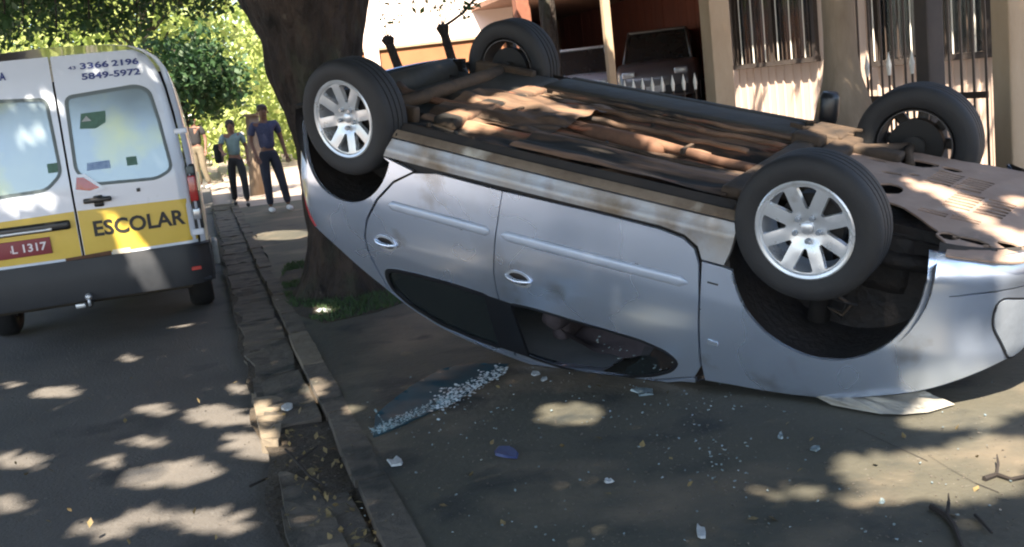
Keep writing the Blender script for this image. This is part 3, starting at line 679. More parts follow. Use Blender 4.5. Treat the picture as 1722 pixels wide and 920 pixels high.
def wheel(c, sgn, spin=0, near=True):
    global rim_me_far, tyre_me, rim_me, nut_me, cap_me, drum_me
    T = CM @ Matrix.Translation(c) @ (Matrix.Identity(4) if sgn > 0 else Matrix.Rotation(math.pi, 4, 'Z')) @ Matrix.Rotation(spin, 4, 'Y')
    w_ = bpy.data.objects.new('wheel', None); COL.objects.link(w_); w_.parent = CAR; w_.location = (CM @ Vector(c)) - wloc(CAR)
    R4 = T.to_3x3().to_4x4()
    if tyre_me is None:
        def me(nm, g, m, sm_=True):
            d = bpy.data.meshes.new(nm); d.from_pydata([tuple(v) for v in g[0]], [], [list(f) for f in g[1]]); d.materials.append(M[m])
            d.polygons.foreach_set('use_smooth', [sm_] * len(d.polygons)); d.update()
            try: d.set_sharp_from_angle(angle=math.radians(35))
            except Exception: pass
            return d
        tyre_me = me('tyre', tyre_geo(), 'tyre'); rim_me = me('rim', rim_geo(), 'rim'); rim_me_far = rim_me.copy(); rim_me_far.materials[0] = M['rim_far']
        nut_me = me('wheel_nut', lathe([(0.0001, .012), (.009, .012), (.012, .006), (.012, -.01), (.0001, -.01)], 10), 'lamp_clear')
        cap_me = me('centre_cap', lathe([(.0001, .006), (.020, .005), (.026, .001), (.027, -.01), (.0001, -.01)], 20), 'chrome')
        drum_me = me('brake_drum', join(lathe([(.0001, .012), (.11, .010), (.135, .0), (.137, -.05), (.0001, -.05)], 30), lathe([(.05, -.05), (.06, -.10), (.0001, -.11), (.0001, -.05)], 16)), 'rubdark')
    def put(nm, mesh, loc=(0, 0, 0)):
        o = bpy.data.objects.new(nm, mesh); COL.objects.link(o); o.parent = w_; o.matrix_local = R4 @ Matrix.Translation(loc); return o
    put('tyre', tyre_me); ri = put('rim', rim_me if sgn > 0 else rim_me_far); put('brake_drum', drum_me); put('centre_cap', cap_me, (0, .053, 0))
    for k in range(5):
        a = 2 * math.pi * k / 5 + .35; put('wheel_nut', nut_me, (.052 * math.cos(a), .062, .052 * math.sin(a)))
WZ = .184
wheel((1.266, .745, WZ), 1, .30); wheel((-1.266, .745, WZ), 1, .12); wheel((1.285, -.745, WZ), -1, .5); wheel((-1.266, -.745, WZ), -1, .9)

# ---- inside
for x, y in ((.12, .36), (.12, -.36)):
    st = cpart('front_seat', box((0, 0, 0), (.13, .48, .60), Matrix.Translation((x - .12, y, .86)) @ Matrix.Rotation(-.28, 4, 'Y'), bev=.05), 'seat', CAR, True)
    cpart('seat_cushion', box((x + .15, y, .55), (.5, .5, .16), bev=.05), 'seat', st, True)
    cpart('headrest', box((x - .20, y, 1.19), (.10, .26, .15), bev=.04), 'seat', st, True)
cpart('rear_seat', box((-.95, 0, .8), (.2, 1.2, .62), bev=.05), 'seat', CAR, True)
cpart('dashboard', box((.80, 0, .86), (.42, 1.36, .22), bev=.07), 'black_trim', CAR, True)
cpart('steering_wheel', xf(lathe([(.178 + .012 * math.cos(t), .012 * math.sin(t)) for t in np.linspace(0, 2 * math.pi, 9)[:-1]], 28), Matrix.Translation((.48, .36, .96)) @ Matrix.Rotation(math.pi / 2 - .4, 4, 'Z')), 'black_trim', CAR, True)
cpart('inside_roof_lining', grid(lambda x, v: topf(x, v, -.03) - Vector((0, v * .05, 0)), list(np.linspace(-1.1, .26, 14)), list(np.linspace(-.97, .97, 12))), 'headliner', CAR, True)
cpart('cabin_floor', grid(lambda x, y: Vector((x, y, panz(x, y) + .03)), list(np.linspace(-1.0, .95, 12)), list(np.linspace(-.74, .74, 12))), 'seat', CAR)
def cabin_cloth(u, v):
    x = -.15 + .62 * u; y = .50 - .3 * v
    return Vector((x, y, 1.15 + .10 * math.sin(u * 3 + v * 2) + .05 * noise.noise(Vector((u * 4, v * 4, 1)))))
cpart('hanging_cloth', grid(cabin_cloth, list(np.linspace(0, 1, 14)), list(np.linspace(0, 1, 8))), 'seat', CAR, True)
# white crazed glass crumbs still hanging in the window corner
def crumbs(name, pts, m, parent, size=(.004, .012), flat=.5):
    V, Fc = [], []
    for p in pts:
        r = random.uniform(*size); n0 = len(V); a = random.uniform(0, 6); t_ = .5 if flat > .3 else .3; up_ = Vector((random.uniform(-t_, t_), random.uniform(-t_, t_), 1)).normalized()
        e1 = up_.orthogonal().normalized(); e2 = up_.cross(e1)
        k = random.choice((3, 4, 5))
        ring = [Vector(p) + (e1 * math.cos(a + 6.283 * i / k) + e2 * math.sin(a + 6.283 * i / k)) * r * random.uniform(.6, 1.1) for i in range(k)]
        V += ring + [q + up_ * r * flat for q in ring]; Fc.append(tuple(range(n0, n0 + k))[::-1]); Fc.append(tuple(range(n0 + k, n0 + 2 * k)))
        for i in range(k): Fc.append((n0 + i, n0 + (i + 1) % k, n0 + k + (i + 1) % k, n0 + k + i))
    return mk(name, (V, Fc), m, parent)
cr_ = crumbs('window_glass_crumbs', [cw(SP(s_of(random.uniform(.3, .72)), random.uniform(1.0, 1.12), -.01)) for _ in range(26)], 'shard', CAR, (.003, .008)); cr_['kind'] = 'stuff'

# ================================================================== SCHOOL VAN
VP0 = Vector((-2.3, 8.2, 0)); VU0 = -.955        # door split line
VANM = Matrix((NW, EW, Vector((0, 0, 1)))).transposed().to_4x4(); VANM.translation = VP0 + NW * VU0 + Vector((0, 0, ROADZ * 0))
VAN = thing('school_van', 'white and yellow school van parked at the kerb, seen from behind', 'van', tuple((VP0 + NW * VU0 + EW * 2 + Vector((0, 0, ROADZ)))))
def vpart(name, geo, m, parent=VAN, smooth=False): return mk(name, xf(geo, VANM), m, parent, smooth)
def vpx(px, py): return VANM.inverted() @ plp(px, py, VP0, EW)
def vhw(z): return k2(z, [(.1, .80), (.25, .87), (.6, .90), (1.1, .895), (1.45, .875), (1.78, .835), (1.95, .80), (2.05, .74), (2.12, .62), (2.16, .45)])
def vback(u, z, off=0):
    hw = vhw(z); r = min(1, abs(u) / hw)
    d = .03 * r * r + .11 * max(0, r - .86) / .14 * max(0, r - .86) / .14 + .10 * max(0, z - 1.1) + .10 * max(0, z - 1.98)
    return Vector((u, d - off, z))
def vpanel(name, outer, holes=(), m='van_white', parent=VAN, h=.07, depth=.02, off=0, rnd=0):
    if rnd: outer = roundpoly(outer, rnd)
    g = panel(lambda a, b, c: vback(a, b, c + off), resample(outer, .06), [resample(x, .05) for x in holes], h, depth)
    V = [VANM @ v for v in g[0]]; N = [VANM.to_3x3() @ n for n in g[2]]
    return mk(name, (V, g[1]), m, parent, True, normals=N)
zs = [.58, .8, 1.0, 1.2, 1.4, 1.6, 1.78, 1.9, 1.98, 2.05, 2.10]
def rdoor(sg):
    return [(.008 * sg, .56), (.008 * sg, 2.145 if False else 2.10)] + [(sg * (vhw(z) - .055), z) for z in zs[::-1]]
R_WIN = roundpoly([(.055, 1.235), (.17, 1.13), (.62, 1.115), (.735, 1.17), (.70, 1.55), (.665, 1.78), (.58, 1.825), (.07, 1.79)], .05)
L_WIN = [(-x, z) for x, z in R_WIN]
DR = vpanel('rear_door', rdoor(1), [R_WIN]); DL = vpanel('rear_door', rdoor(-1)[::-1], [L_WIN[::-1]])
# door shutline of the split, frame rails
body_sec = []
for z in (.30, .6, 1.0, 1.3, 1.6, 1.8, 1.95, 2.03, 2.09, 2.13, 2.155): body_sec.append((vhw(z) if z < 2.15 else .40, z))
prof = [(u, z) for u, z in body_sec] + [(0, 2.17)] + [(-u, z) for u, z in body_sec[::-1]]
def vbody(d_list):
    V, Fc = [], []; n = len(prof)
    for j, (d, sc) in enumerate(d_list):
        for u, z in prof: V.append(Vector((u * sc, d + (.10 * max(0, z - 1.1) + .10 * max(0, z - 1.98) if j < 2 else 0), z)))
    for j in range(len(d_list) - 1):
        for k in range(n - 1): Fc.append((j * n + k, (j + 1) * n + k, (j + 1) * n + k + 1, j * n + k + 1))
    return V, Fc
vpart('body_side_and_roof', vbody([(.035, .958), (.06, .992), (.14, 1.01), (1.2, 1.012), (3.4, 1.01), (4.0, .97), (4.7, .90)]), 'van_white', VAN, True)
vpart('side_lower_panel', join(box((.905, 1.9, .72), (.03, 3.6, .50), bev=.01), box((-.905, 1.9, .72), (.03, 3.6, .50), bev=.01)), 'van_cream')  # cream tone stands in for warm sunlight on the white side
vpart('bonnet', box((0, 5.0, .85), (1.5, .9, .75), bev=.2), 'van_white')
vpart('cabin_partition', box((0, 1.8, 1.3), (1.6, .05, 1.4)), 'dark_inside'); vpart('van_floor', box((0, 2.4, .42), (1.7, 4.6, .08)), 'dark_inside')
for k in range(3): vpart('passenger_seat', box((-.5 + k * .5, 1.0, 1.05), (.42, .12, .62), bev=.04), 'seat', VAN, True)
# windows panes
for W_, D_ in ((R_WIN, DR), (L_WIN, DL)):
    vpanel('window_pane', inset(W_, -.012), (), 'van_glass', D_, .1, .004, -.008)
    vpanel('window_rubber', inset(W_, -.014), [inset(W_, .010)], 'van_rubber', D_, 0, .004, .003)
# yellow band pieces on each leaf
vpanel('yellow_band', [(.012, .60), (.845, .605), (.845, .93), (.012, .945)], (), 'van_yellow', DR, .08, .002, .003)
vpanel('yellow_band', [(-.845, .605), (-.012, .60), (-.012, .945), (-.845, .93)], (), 'van_yellow', DL, .08, .002, .003)
def text(name, s, m, parent, place, width, height, bold=.02, align=0, depth=.002):
    """lettering as thin raised print. place(x, y) -> world point"""
    c = bpy.data.curves.new('lettering_curve', 'FONT'); c.body = s; c.offset = bold; c.resolution_u = 3
    o = bpy.data.objects.new('lettering_curve', c); COL.objects.link(o)
    dg = bpy.context.evaluated_depsgraph_get(); me = bpy.data.meshes.new_from_object(o.evaluated_get(dg))
    V = np.array([tuple(v.co) for v in me.vertices]); Fc = [list(p.vertices) for p in me.polygons]
    bpy.data.objects.remove(o); bpy.data.curves.remove(c)
    mn, mx = V.min(0), V.max(0); sx, sy = width / (mx[0] - mn[0]), height / (mx[1] - mn[1])
    V2 = [place((v[0] - mn[0]) * sx, (v[1] - mn[1]) * sy) for v in V]
    return mk(name, (V2, Fc), m, parent)
def vtext(name, s, m, parent, u, z, wd, ht, bold=.02, off=.0075, sk=0):
    return text(name, s, m, parent, lambda x, y: VANM @ vback(u + x, z + y + sk * x, off), wd, ht, bold)
vtext('school_lettering', 'ESCOLAR', 'lettering', DR, .105, .735, .67, .12, .03)
vtext('phone_lettering', '3366', 'blue_letter', DR, .205, 1.985, .205, .048, .03, .006); vtext('phone_lettering', '2196', 'blue_letter', DR, .43, 1.985, .195, .048, .03, .006)
vtext('phone_lettering', '5849-5972', 'blue_letter', DR, .205, 1.905, .42, .05, .03, .006)
vtext('phone_lettering', '43', 'blue_letter', DR, .12, 1.99, .055, .025, .02, .006)
vtext('phone_lettering', 'A', 'blue_letter', DL, -.36, 1.96, .045, .06, .03, .006); vtext('phone_lettering', 'T', 'blue_letter', DL, -.49, 1.90, .04, .07, .03, .006)
def vbox(name, u, z, wu, wz, d, m, parent=VAN, bev=.006, off=0, T=None):
    c = vback(u, z, off); return vpart(name, box((c.x, c.y, z), (wu, d, wz), bev=bev), m, parent, True)
# plate with its dark hood
vbox('plate_garnish', -.36, .855, .62, .07, .05, 'black_trim', DL, .02, .02)
vbox('plate_garnish_strip', -.40, .838, .44, .022, .03, 'chrome', DL, .008, .04)
pl = vbox('number_plate', -.42, .72, .42, .125, .012, 'plate_red', DL, .003, .016)
vtext('plate_characters', 'ABL', 'letter_white', pl, -.595, .69, .15, .062, .02, .0245); vtext('plate_characters', '1317', 'letter_white', pl, -.405, .69, .165, .062, .02, .0245)
hd = vbox('door_handle', .17, 1.01, .20, .038, .04, 'black_trim', DR, .012, .03); vbox('handle_escutcheon', .175, 1.0, .07, .085, .025, 'black_trim', hd, .02, .012)
vpanel('brake_lamp', [(.03, 1.105), (.05, 1.195), (.10, 1.19), (.20, 1.10), (.13, 1.085)], (), 'lamp_red', DR, .05, .006, .012, rnd=.01)
vpanel('brake_lamp_frame', [(.012, 1.085), (.012, 1.215), (.11, 1.215), (.245, 1.085), (.14, 1.06)], [[(.03, 1.105), (.05, 1.195), (.10, 1.19), (.20, 1.10), (.13, 1.085)]], 'van_white', DR, 0, .006, .014)
vbox('door_lock', .47, 1.045, .028, .028, .012, 'black_trim', DR, .01, .006)
vpart('hinge', box((.845, .10, 1.45), (.10, .06, .045), bev=.012), 'van_white'); vpart('hinge', box((.855, .06, .66), (.09, .06, .05), bev=.012), 'van_white')
vpart('hinge', box((-.855, .10, 1.45), (.10, .06, .045), bev=.012), 'van_white')
vpanel('reflective_strip', [(-.13, .575), (.20, .578), (.20, .615), (-.13, .602)], (), 'exhaust', VAN, 0, .003, .008)
vpanel('reflective_strip', [(.21, .578), (.34, .578), (.34, .618), (.21, .618)], (), 'van_cream', VAN, 0, .003, .008)
vpanel('window_sticker', [(.13, 1.55), (.155, 1.66), (.33, 1.665), (.32, 1.58), (.24, 1.54)], (), 'sticker', DR, 0, .002, -.004)
vpanel('window_sticker', [(.15, 1.60), (.19, 1.64), (.22, 1.60)], (), 'paper', DR, 0, .002, -.001)
vpanel('window_sticker', [(.42, 1.235), (.42, 1.30), (.495, 1.30), (.495, 1.235)], (), 'sticker', DR, 0, .002, -.004)
vpanel('window_sticker', [(.13, 1.235), (.14, 1.29), (.30, 1.295), (.30, 1.235)], (), 'sticker_b', DR, 0, .002, -.004)
vpanel('window_sticker', [(-.14, 1.25), (-.14, 1.32), (-.06, 1.32), (-.06, 1.25)], (), 'sticker', DL, 0, .002, -.004)
for sgn in (1, -1):
    lamp = vpart('tail_lamp', box((.868 * sgn, .10, .93), (.075, .10, .52), bev=.02), 'van_bumper', VAN, True)
    vpart('lamp_lens', box((.868 * sgn, .044, 1.00), (.062, .022, .20), bev=.01), 'lamp_red', lamp, True)
    vpart('lamp_lens', box((.868 * sgn, .045, .80), (.06, .02, .09), bev=.01), 'lamp_clear', lamp, True)
    vpart('lamp_lens', box((.868 * sgn, .048, 1.145), (.055, .02, .06), bev=.01), 'van_rubber', lamp, True)
# bumper
def bump(u, z):
    r = abs(u) / .93; return Vector((u, -.07 - .03 * math.cos((z - .42) * 7) + .16 * max(0, r - .8) ** 2 / .04, z))
bg = grid(bump, list(np.linspace(-.93, .93, 30)), [.27, .29, .36, .44, .47, .49, .56, .585])
vpart('rear_bumper', join(bg, box((0, .06, .575), (1.84, .26, .012)), box((0, .06, .29), (1.80, .2, .03)), box((.92, .3, .44), (.03, .5, .27), bev=.01), box((-.92, .3, .44), (.03, .5, .27), bev=.01)), 'van_bumper', VAN, True)
c = bump(.80, .40); vpart('reflector', box((c.x, c.y - .008, .395), (.075, .02, .03), bev=.004), 'lamp_red', VAN)
vpart('tow_bracket', join(tube([(0, .1, .26), (0, -.12, .25), (0, -.17, .25)], .022, 8), box((0, -.02, .33), (.03, .04, .12), bev=.006)), 'pan_dark', VAN, True)
vpart('tow_ball', join(tube([(0, -.165, .24), (0, -.165, .30)], [.013, .011], 10), lathe([(.0001, -.027), (.016, -.022), (.027, 0), (.016, .022), (.0001, .027)], 14, Matrix.Translation((0, -.165, .31))), box((-.065, -.16, .25), (.07, .03, .035), bev=.008)), 'chrome', VAN, True)
vpart('underbody', box((0, 1.9, .30), (1.5, 3.6, .16), bev=.03), 'pan_dark'); vpart('rear_axle', tube([(-.75, 1.0, .27), (.75, 1.0, .27)], .05, 10), 'pan_dark', VAN, True)
vt = lathe([(.19, -.09), (.30, -.1), (.33, -.07), (.335, 0), (.33, .07), (.30, .1), (.19, .09)], 32)
vr = lathe([(.0001, .03), (.08, .035), (.12, .02), (.17, .06), (.19, .095), (.2, .08), (.19, -.08), (.0001, -.06)], 28)
for sgn in (1, -1):
    for d in (1.0, 4.3):
        Tw = Matrix.Translation((.79 * sgn, d, .335 + ROADZ)) @ Matrix.Rotation(-math.pi / 2 * sgn, 4, 'Z')
        wh = vpart('wheel', xf(vt, Tw), 'tyre', VAN, True); vpart('wheel_rim', xf(vr, Tw), 'van_white', wh, True)
vpart('mud_guard', box((.955, .70, .42), (.06, .30, .20), bev=.02), 'paper', VAN, True)

# ================================================================== BIG STREET TREE and others
def trunk_geo(base, pts, n=22, flare=1.0, seed=0, rough=.07):
    """pts = (height, dx, dy, radius)"""
    V, Fc = [], []
    for (z, dx, dy, r) in pts:
        for k in range(n):
            t = 2 * math.pi * k / n
            rr = r * (1 + rough * noise.noise(Vector((math.cos(t) * 1.6, math.sin(t) * 1.6, z * 1.1 + seed))) * 2 + rough * .7 * noise.noise(Vector((math.cos(t) * 5, math.sin(t) * 5, z * 3 + seed))) + rough * .9 * noise.noise(Vector((math.cos(t) * 14, math.sin(t) * 14, z * 5 + seed))))
            if z < .6 and flare > 0: rr *= 1 + flare * (.6 - z) ** 2 * 2.2 * (1 + .5 * math.sin(t * 5 + seed))
            V.append(Vector(base) + Vector((dx + rr * math.cos(t), dy + rr * math.sin(t), z)))
    m = len(pts)
    for i in range(m - 1):
        for k in range(n):
            k2_ = (k + 1) % n; Fc.append((i * n + k, i * n + k2_, (i + 1) * n + k2_, (i + 1) * n + k))
    Fc.append(tuple(range((m - 1) * n, m * n)))
    return V, Fc
def dense(pts, n=26):
    out = []
    zs_ = [p[0] for p in pts]
    for z in np.linspace(zs_[0], zs_[-1], n): out.append((z, *[float(np.interp(z, zs_, [p[k] for p in pts])) for k in (1, 2, 3)]))
    return out
def leaves(P, size, n_up=.4, rng=RNG):
    """one quad leaf per point, folded along the rib"""
    P = np.asarray(P, float); n = len(P); d = rng.normal(size=(n, 3)); d /= np.linalg.norm(d, axis=1)[:, None]
    u = rng.normal(size=(n, 3)); u[:, 2] += n_up * 2; u -= d * np.sum(u * d, 1)[:, None]; u /= np.linalg.norm(u, axis=1)[:, None]
    s = np.cross(d, u); L = (size * rng.uniform(.6, 1.3, n))[:, None]
    V = np.stack([P - d * L * .5, P + s * L * .3 + u * L * .06, P + d * L * .55, P - s * L * .3 + u * L * .06], 1).reshape(-1, 3)
    return V, n
def leafmesh(name, P, size, m, parent, n_up=.4):
    V, n = leaves(P, size, n_up); og = np.array(wloc(parent)) if parent else np.zeros(3)
    me = bpy.data.meshes.new(name); me.vertices.add(n * 4); me.vertices.foreach_set('co', (V - og).ravel())
    me.loops.add(n * 4); me.loops.foreach_set('vertex_index', np.arange(n * 4)); me.polygons.add(n); me.polygons.foreach_set('loop_start', np.arange(n) * 4)
    me.polygons.foreach_set('loop_total', np.full(n, 4)); me.update(calc_edges=True); me.materials.append(M[m])
    o = bpy.data.objects.new(name, me); COL.objects.link(o)
    if parent: o.parent = parent
    if 'spray' in name: o['kind'] = 'stuff'
    return o
TREES = []
TB = (-1.47, 8.62, 0)
T1 = thing('street_tree', 'big dark-barked tree with a thick trunk behind the tail of the overturned car', 'tree', TB)
tr = [(0, 0, 0, .40), (.3, .0, 0, .36), (.8, -.02, .02, .35), (1.3, -.12, .05, .40), (1.7, -.22, .1, .50), (2.1, -.26, .15, .60), (2.5, -.2, .2, .66), (3.0, -.15, .3, .60), (3.6, 0, .3, .5)]
tr = []
for y, a, b in ((490, 486, 668), (470, 498, 655), (450, 506, 645), (410, 513, 632), (380, 514, 625), (260, 500, 612), (190, 476, 608), (120, 446, 603), (60, 436, 612), (0, 402, 624), (-80, 370, 640), (-220, 380, 640)):
    A_, B_ = dp(a, y, 8.6), dp(b, y, 8.6); tr.append(((A_.z + B_.z) / 2, (A_.x + B_.x) / 2 - TB[0], 0, (B_.x - A_.x) / 2))
tr = [(-.05, tr[0][1], 0, tr[0][3] * 1.1)] + sorted(tr)
mk('trunk', trunk_geo(TB, dense(tr, 90), 72, 0, 3, .07), 'bark', T1, True)
for k, (a, L, r) in enumerate(((.3, 3.4, .26), (-.9, 3.2, .24), (2.2, 3.0, .24), (3.6, 3.4, .22), (1.2, 2.8, .2))):
    p0 = Vector(TB) + Vector((-.1, .25, 2.9)); dv = Vector((math.cos(a), math.sin(a), .9)).normalized()
    mk('limb', tube([p0 + dv * L * t + Vector((0, 0, .3 * t * t * L)) + Vector((noise.noise(Vector((t * 2, k, 0))), noise.noise(Vector((t * 2, k, 5))), 0)) * .3 for t in np.linspace(0, 1, 9)], [r * (1 - .75 * t) for t in np.linspace(0, 1, 9)], 9), 'bark', T1, True)
TREES.append((T1, Vector((-1.5, 8.6, 0))))
def small_trunk(px, off, label, r, m, zt, flare, seed, lean=0, wz=0, baser=None):
    s_ = st_of(plp(px, 60, G0 + NW * off, NW))[1]; b = street(off, s_)
    t = thing('yard_tree', label, 'tree', tuple(b))
    pts = [(0, 0, 0, r * 1.2), (.6, 0, 0, r * 1.05), (1.2, lean * .3, 0, r), (3.4, lean, 0, r * .8)] if not baser else [(0, 0, 0, baser), (.8, 0, 0, baser * .8), (1.12, 0, 0, baser * .6), (1.38, 0, 0, r), (3.4, 0, 0, r * .85)]
    mk('trunk', trunk_geo(b, dense(pts, 22), 18, flare, seed), m, t, True); TREES.append((t, b)); 
    for k in range(4):
        a = k * 1.6 + seed; p0 = b + Vector((lean * .9, 0, 3.1)); dv = Vector((math.cos(a), math.sin(a), 1.1)).normalized()
        mk('limb', tube([p0 + dv * 2.6 * q for q in np.linspace(0, 1, 6)], [r * .5 * (1 - .7 * q) for q in np.linspace(0, 1, 6)], 7), m, t, True)
    return t
T2 = small_trunk(925, 4.9, 'dark slim tree trunk just right of the raised far rear wheel', .13, 'bark', 5, .4, 4)
T3 = small_trunk(1412, 4.25, 'tan tree trunk with a mounded base between the two barred windows', .115, 'bark_pale', 5, .8, 9, baser=.32)
# unseen tree added behind the viewer so its crown shades the scene
TBK = street(2.8, -7.6)
T4 = thing('street_tree', 'unseen leafy street tree added behind the viewer to shade the pavement', 'tree', tuple(TBK))
mk('trunk', trunk_geo(TBK, dense([(0, 0, 0, .34), (1, 0, 0, .28), (3.6, .2, .1, .24)], 16), 18, 1, 6), 'bark', T4, True)
for k in range(6):
    a = k * 1.05; dv = Vector((math.cos(a), math.sin(a), .8)).normalized()
    mk('limb', tube([TBK + Vector((.2, .1, 3.3)) + dv * 4.2 * q + Vector((0, 0, -.4 * q * q)) for q in np.linspace(0, 1, 7)], [.15 * (1 - .8 * q) for q in np.linspace(0, 1, 7)], 7), 'bark', T4, True)
TREES.append((T4, TBK))

# ---- canopy kept out of view, gaps cut to place the sun patches. q = where a sun ray through a point meets the ground
SQ = (SUN.x / SUN.z, SUN.y / SUN.z)
def sq(p): return (p[0] - SQ[0] * p[2], p[1] - SQ[1] * p[2])
GAPS = []
gr = lambda x, y: gp(x, y, ROADZ)
def gap_px(px, py, rx, ry, f=None, rotd=0):
    gx_, gy_ = (4, 2) if f is gr else (9, 4); rx = rx * 1.05 + gx_; ry = ry * 1.05 + gy_
    f = f or (lambda x, y: gp(x, y)); c, s_ = math.cos(math.radians(rotd)), math.sin(math.radians(rotd))
    GAPS.append([sq(f(px + rx * math.cos(t) * c - ry * math.sin(t) * s_, py + rx * math.cos(t) * s_ + ry * math.sin(t) * c)) for t in np.linspace(0, 2 * math.pi, 15)[:-1]])
def under(x, y):   # car underside plane
    N = CR @ Vector((0, 0, 1)); return plp(x, y, CM @ Vector((0, 0, .2)), N)
def cside(x, y): return plp(x, y, CM @ Vector((0, .84, 0)), CR @ Vector((0, 1, 0)))
def vanf(x, y): return plp(x, y, VP0, EW)
for a in ((362, 700, 52, 17), (430, 752, 62, 20, 12), (290, 798, 85, 20, -6), (362, 878, 62, 24), (250, 868, 45, 16), (172, 890, 48, 20), (185, 780, 30, 11), (95, 660, 42, 9, -4), (15, 648, 16, 6), (18, 848, 35, 14),
          (240, 745, 38, 9), (262, 690, 32, 10), (215, 602, 16, 6), (303, 541, 24, 9, -8), (30, 775, 45, 14), (400, 655, 22, 8)):
    gap_px(a[0], a[1], a[2] * 1.05, a[3] * 1.08, gr, a[4] if len(a) > 4 else 0)
for a in ((955, 697, 58, 17), (1560, 805, 165, 42, 6), (1660, 775, 110, 42), (1640, 690, 120, 26, -8), (1705, 640, 60, 40), (1480, 840, 60, 16), (1600, 712, 90, 14), (475, 396, 42, 5, -4), (440, 690, 30, 14), (530, 655, 22, 14), (545, 522, 14, 4), (1330, 830, 60, 12), (590, 690, 16, 6)):
    gap_px(a[0], a[1], a[2], a[3], None, a[4] if len(a) > 4 else 0)
for a in ((870, 185, 70, 10, 3), (800, 212, 50, 8, 4), (950, 200, 34, 7, 10), (1120, 250, 40, 10, 12), (1190, 265, 70, 9, 12), (1010, 215, 40, 7, 12), (1420, 245, 60, 16, 10), (1610, 345, 46, 14, 22), (1665, 385, 40, 12, 25), (1545, 318, 30, 8, 10), (1390, 235, 30, 10), (900, 165, 40, 6), (1708, 350, 20, 12), (1250, 300, 30, 8)):
    gap_px(a[0], a[1], a[2], a[3], under, a[4] if len(a) > 4 else 0)
for a in ((820, 258, 40, 9, 10), (1700, 500, 44, 60, 0), (1690, 560, 40, 30), (720, 290, 20, 8), (990, 300, 20, 5)):
    gap_px(a[0], a[1], a[2], a[3], cside, a[4] if len(a) > 4 else 0)
for a in ((60, 150, 62, 14, -6), (150, 78, 80, 7, -4), (45, 210, 30, 24), (40, 335, 70, 18), (235, 84, 22, 7), (150, 285, 12, 8), (170, 350, 8, 5)):
    gap_px(a[0], a[1], a[2], a[3], vanf, a[4] if len(a) > 4 else 0)
GB = [(min(p[0] for p in g), min(p[1] for p in g), max(p[0] for p in g), max(p[1] for p in g)) for g in GAPS]
REG = [(-7.5, -1), (4.6, -1), (5.2, 3), (4.9, 6), (3.7, 9.5), (1.2, 17.2), (-2.2, 17.4), (-2.5, 19.6), (-5.2, 19.8), (-6.2, 19.0), (-5.6, 24.5), (-15, 24.5), (-15, 17), (-8.8, 14), (-8.2, 8)]  # ground outline that the canopy is shaped to keep in shade
def in_gap(Q, grow=0):
    r = np.zeros(len(Q), bool)
    for g, b in zip(GAPS, GB):
        m = (Q[:, 0] > b[0]) & (Q[:, 0] < b[2]) & (Q[:, 1] > b[1]) & (Q[:, 1] < b[3])
        if m.any(): r[np.where(m)[0]] |= inpoly(Q[m], g)
    return r
def canopy_pts(n):
    Q = np.stack([RNG.uniform(-15, 5.5, n), RNG.uniform(-1, 25, n)], 1); Q = Q[inpoly(Q, REG)]; Q = Q[~in_gap(Q)]
    z = RNG.uniform(4.3, 7.6, len(Q)); return np.stack([Q[:, 0] + SQ[0] * z, Q[:, 1] + SQ[1] * z, z], 1)
CP = canopy_pts(330000)
# close what is still open outside the gaps
cell = .06; nx_, ny_ = int(22 / cell), int(27 / cell)
def raster(P, half=.034):
    g = np.zeros((nx_, ny_), int); qx = P[:, 0] - SQ[0] * P[:, 2]; qy = P[:, 1] - SQ[1] * P[:, 2]
    i = ((qx + 15.5) / cell).astype(int); j = ((qy + 1.5) / cell).astype(int); ok = (i >= 0) & (i < nx_) & (j >= 0) & (j < ny_)
    np.add.at(g, (i[ok], j[ok]), 1); return g
for _ in range(3):
    g = raster(CP); I, J = np.where(g < 3); Q = np.stack([I * cell - 15.5 + cell / 2, J * cell - 1.5 + cell / 2], 1)
    Q += RNG.uniform(-.02, .02, Q.shape); Q = Q[inpoly(Q, REG)]; Q = Q[~in_gap(Q)]; Q = Q[RNG.random(len(Q)) > .01]
    z = RNG.uniform(4.3, 7.6, len(Q)); CP = np.concatenate([CP, np.stack([Q[:, 0] + SQ[0] * z, Q[:, 1] + SQ[1] * z, z], 1)])
# thinner leaves over the yard, leaving the house half in sun
n = 26000; Q = np.stack([RNG.uniform(2, 9, n), RNG.uniform(3, 20, n)], 1); so_ = (Q - np.array(G0.xy)) @ np.array(NW.xy)
cl = np.array([noise.noise(Vector((q[0] * 1.6, q[1] * 1.6, 3))) for q in Q])
Q = Q[(so_ > 4.2) & (so_ < 9) & (cl > .12) & ~inpoly(Q, REG)]; z = RNG.uniform(4.5, 7.5, len(Q)); Q = Q[~in_gap(Q)]; z = z[:len(Q)]
CP = np.concatenate([CP, np.stack([Q[:, 0] + SQ[0] * z, Q[:, 1] + SQ[1] * z, z], 1)])
own = np.argmin(np.stack([np.hypot(CP[:, 0] - b.x, CP[:, 1] - b.y) * k for (t, b), k in zip(TREES, (.8, 1.2, 1.2, .9))], 1), 1)
for k, (t, b) in enumerate(TREES):
    P = CP[own == k]
    if len(P): leafmesh('crown', P, .165, 'leaf_canopy', t, 1.2)
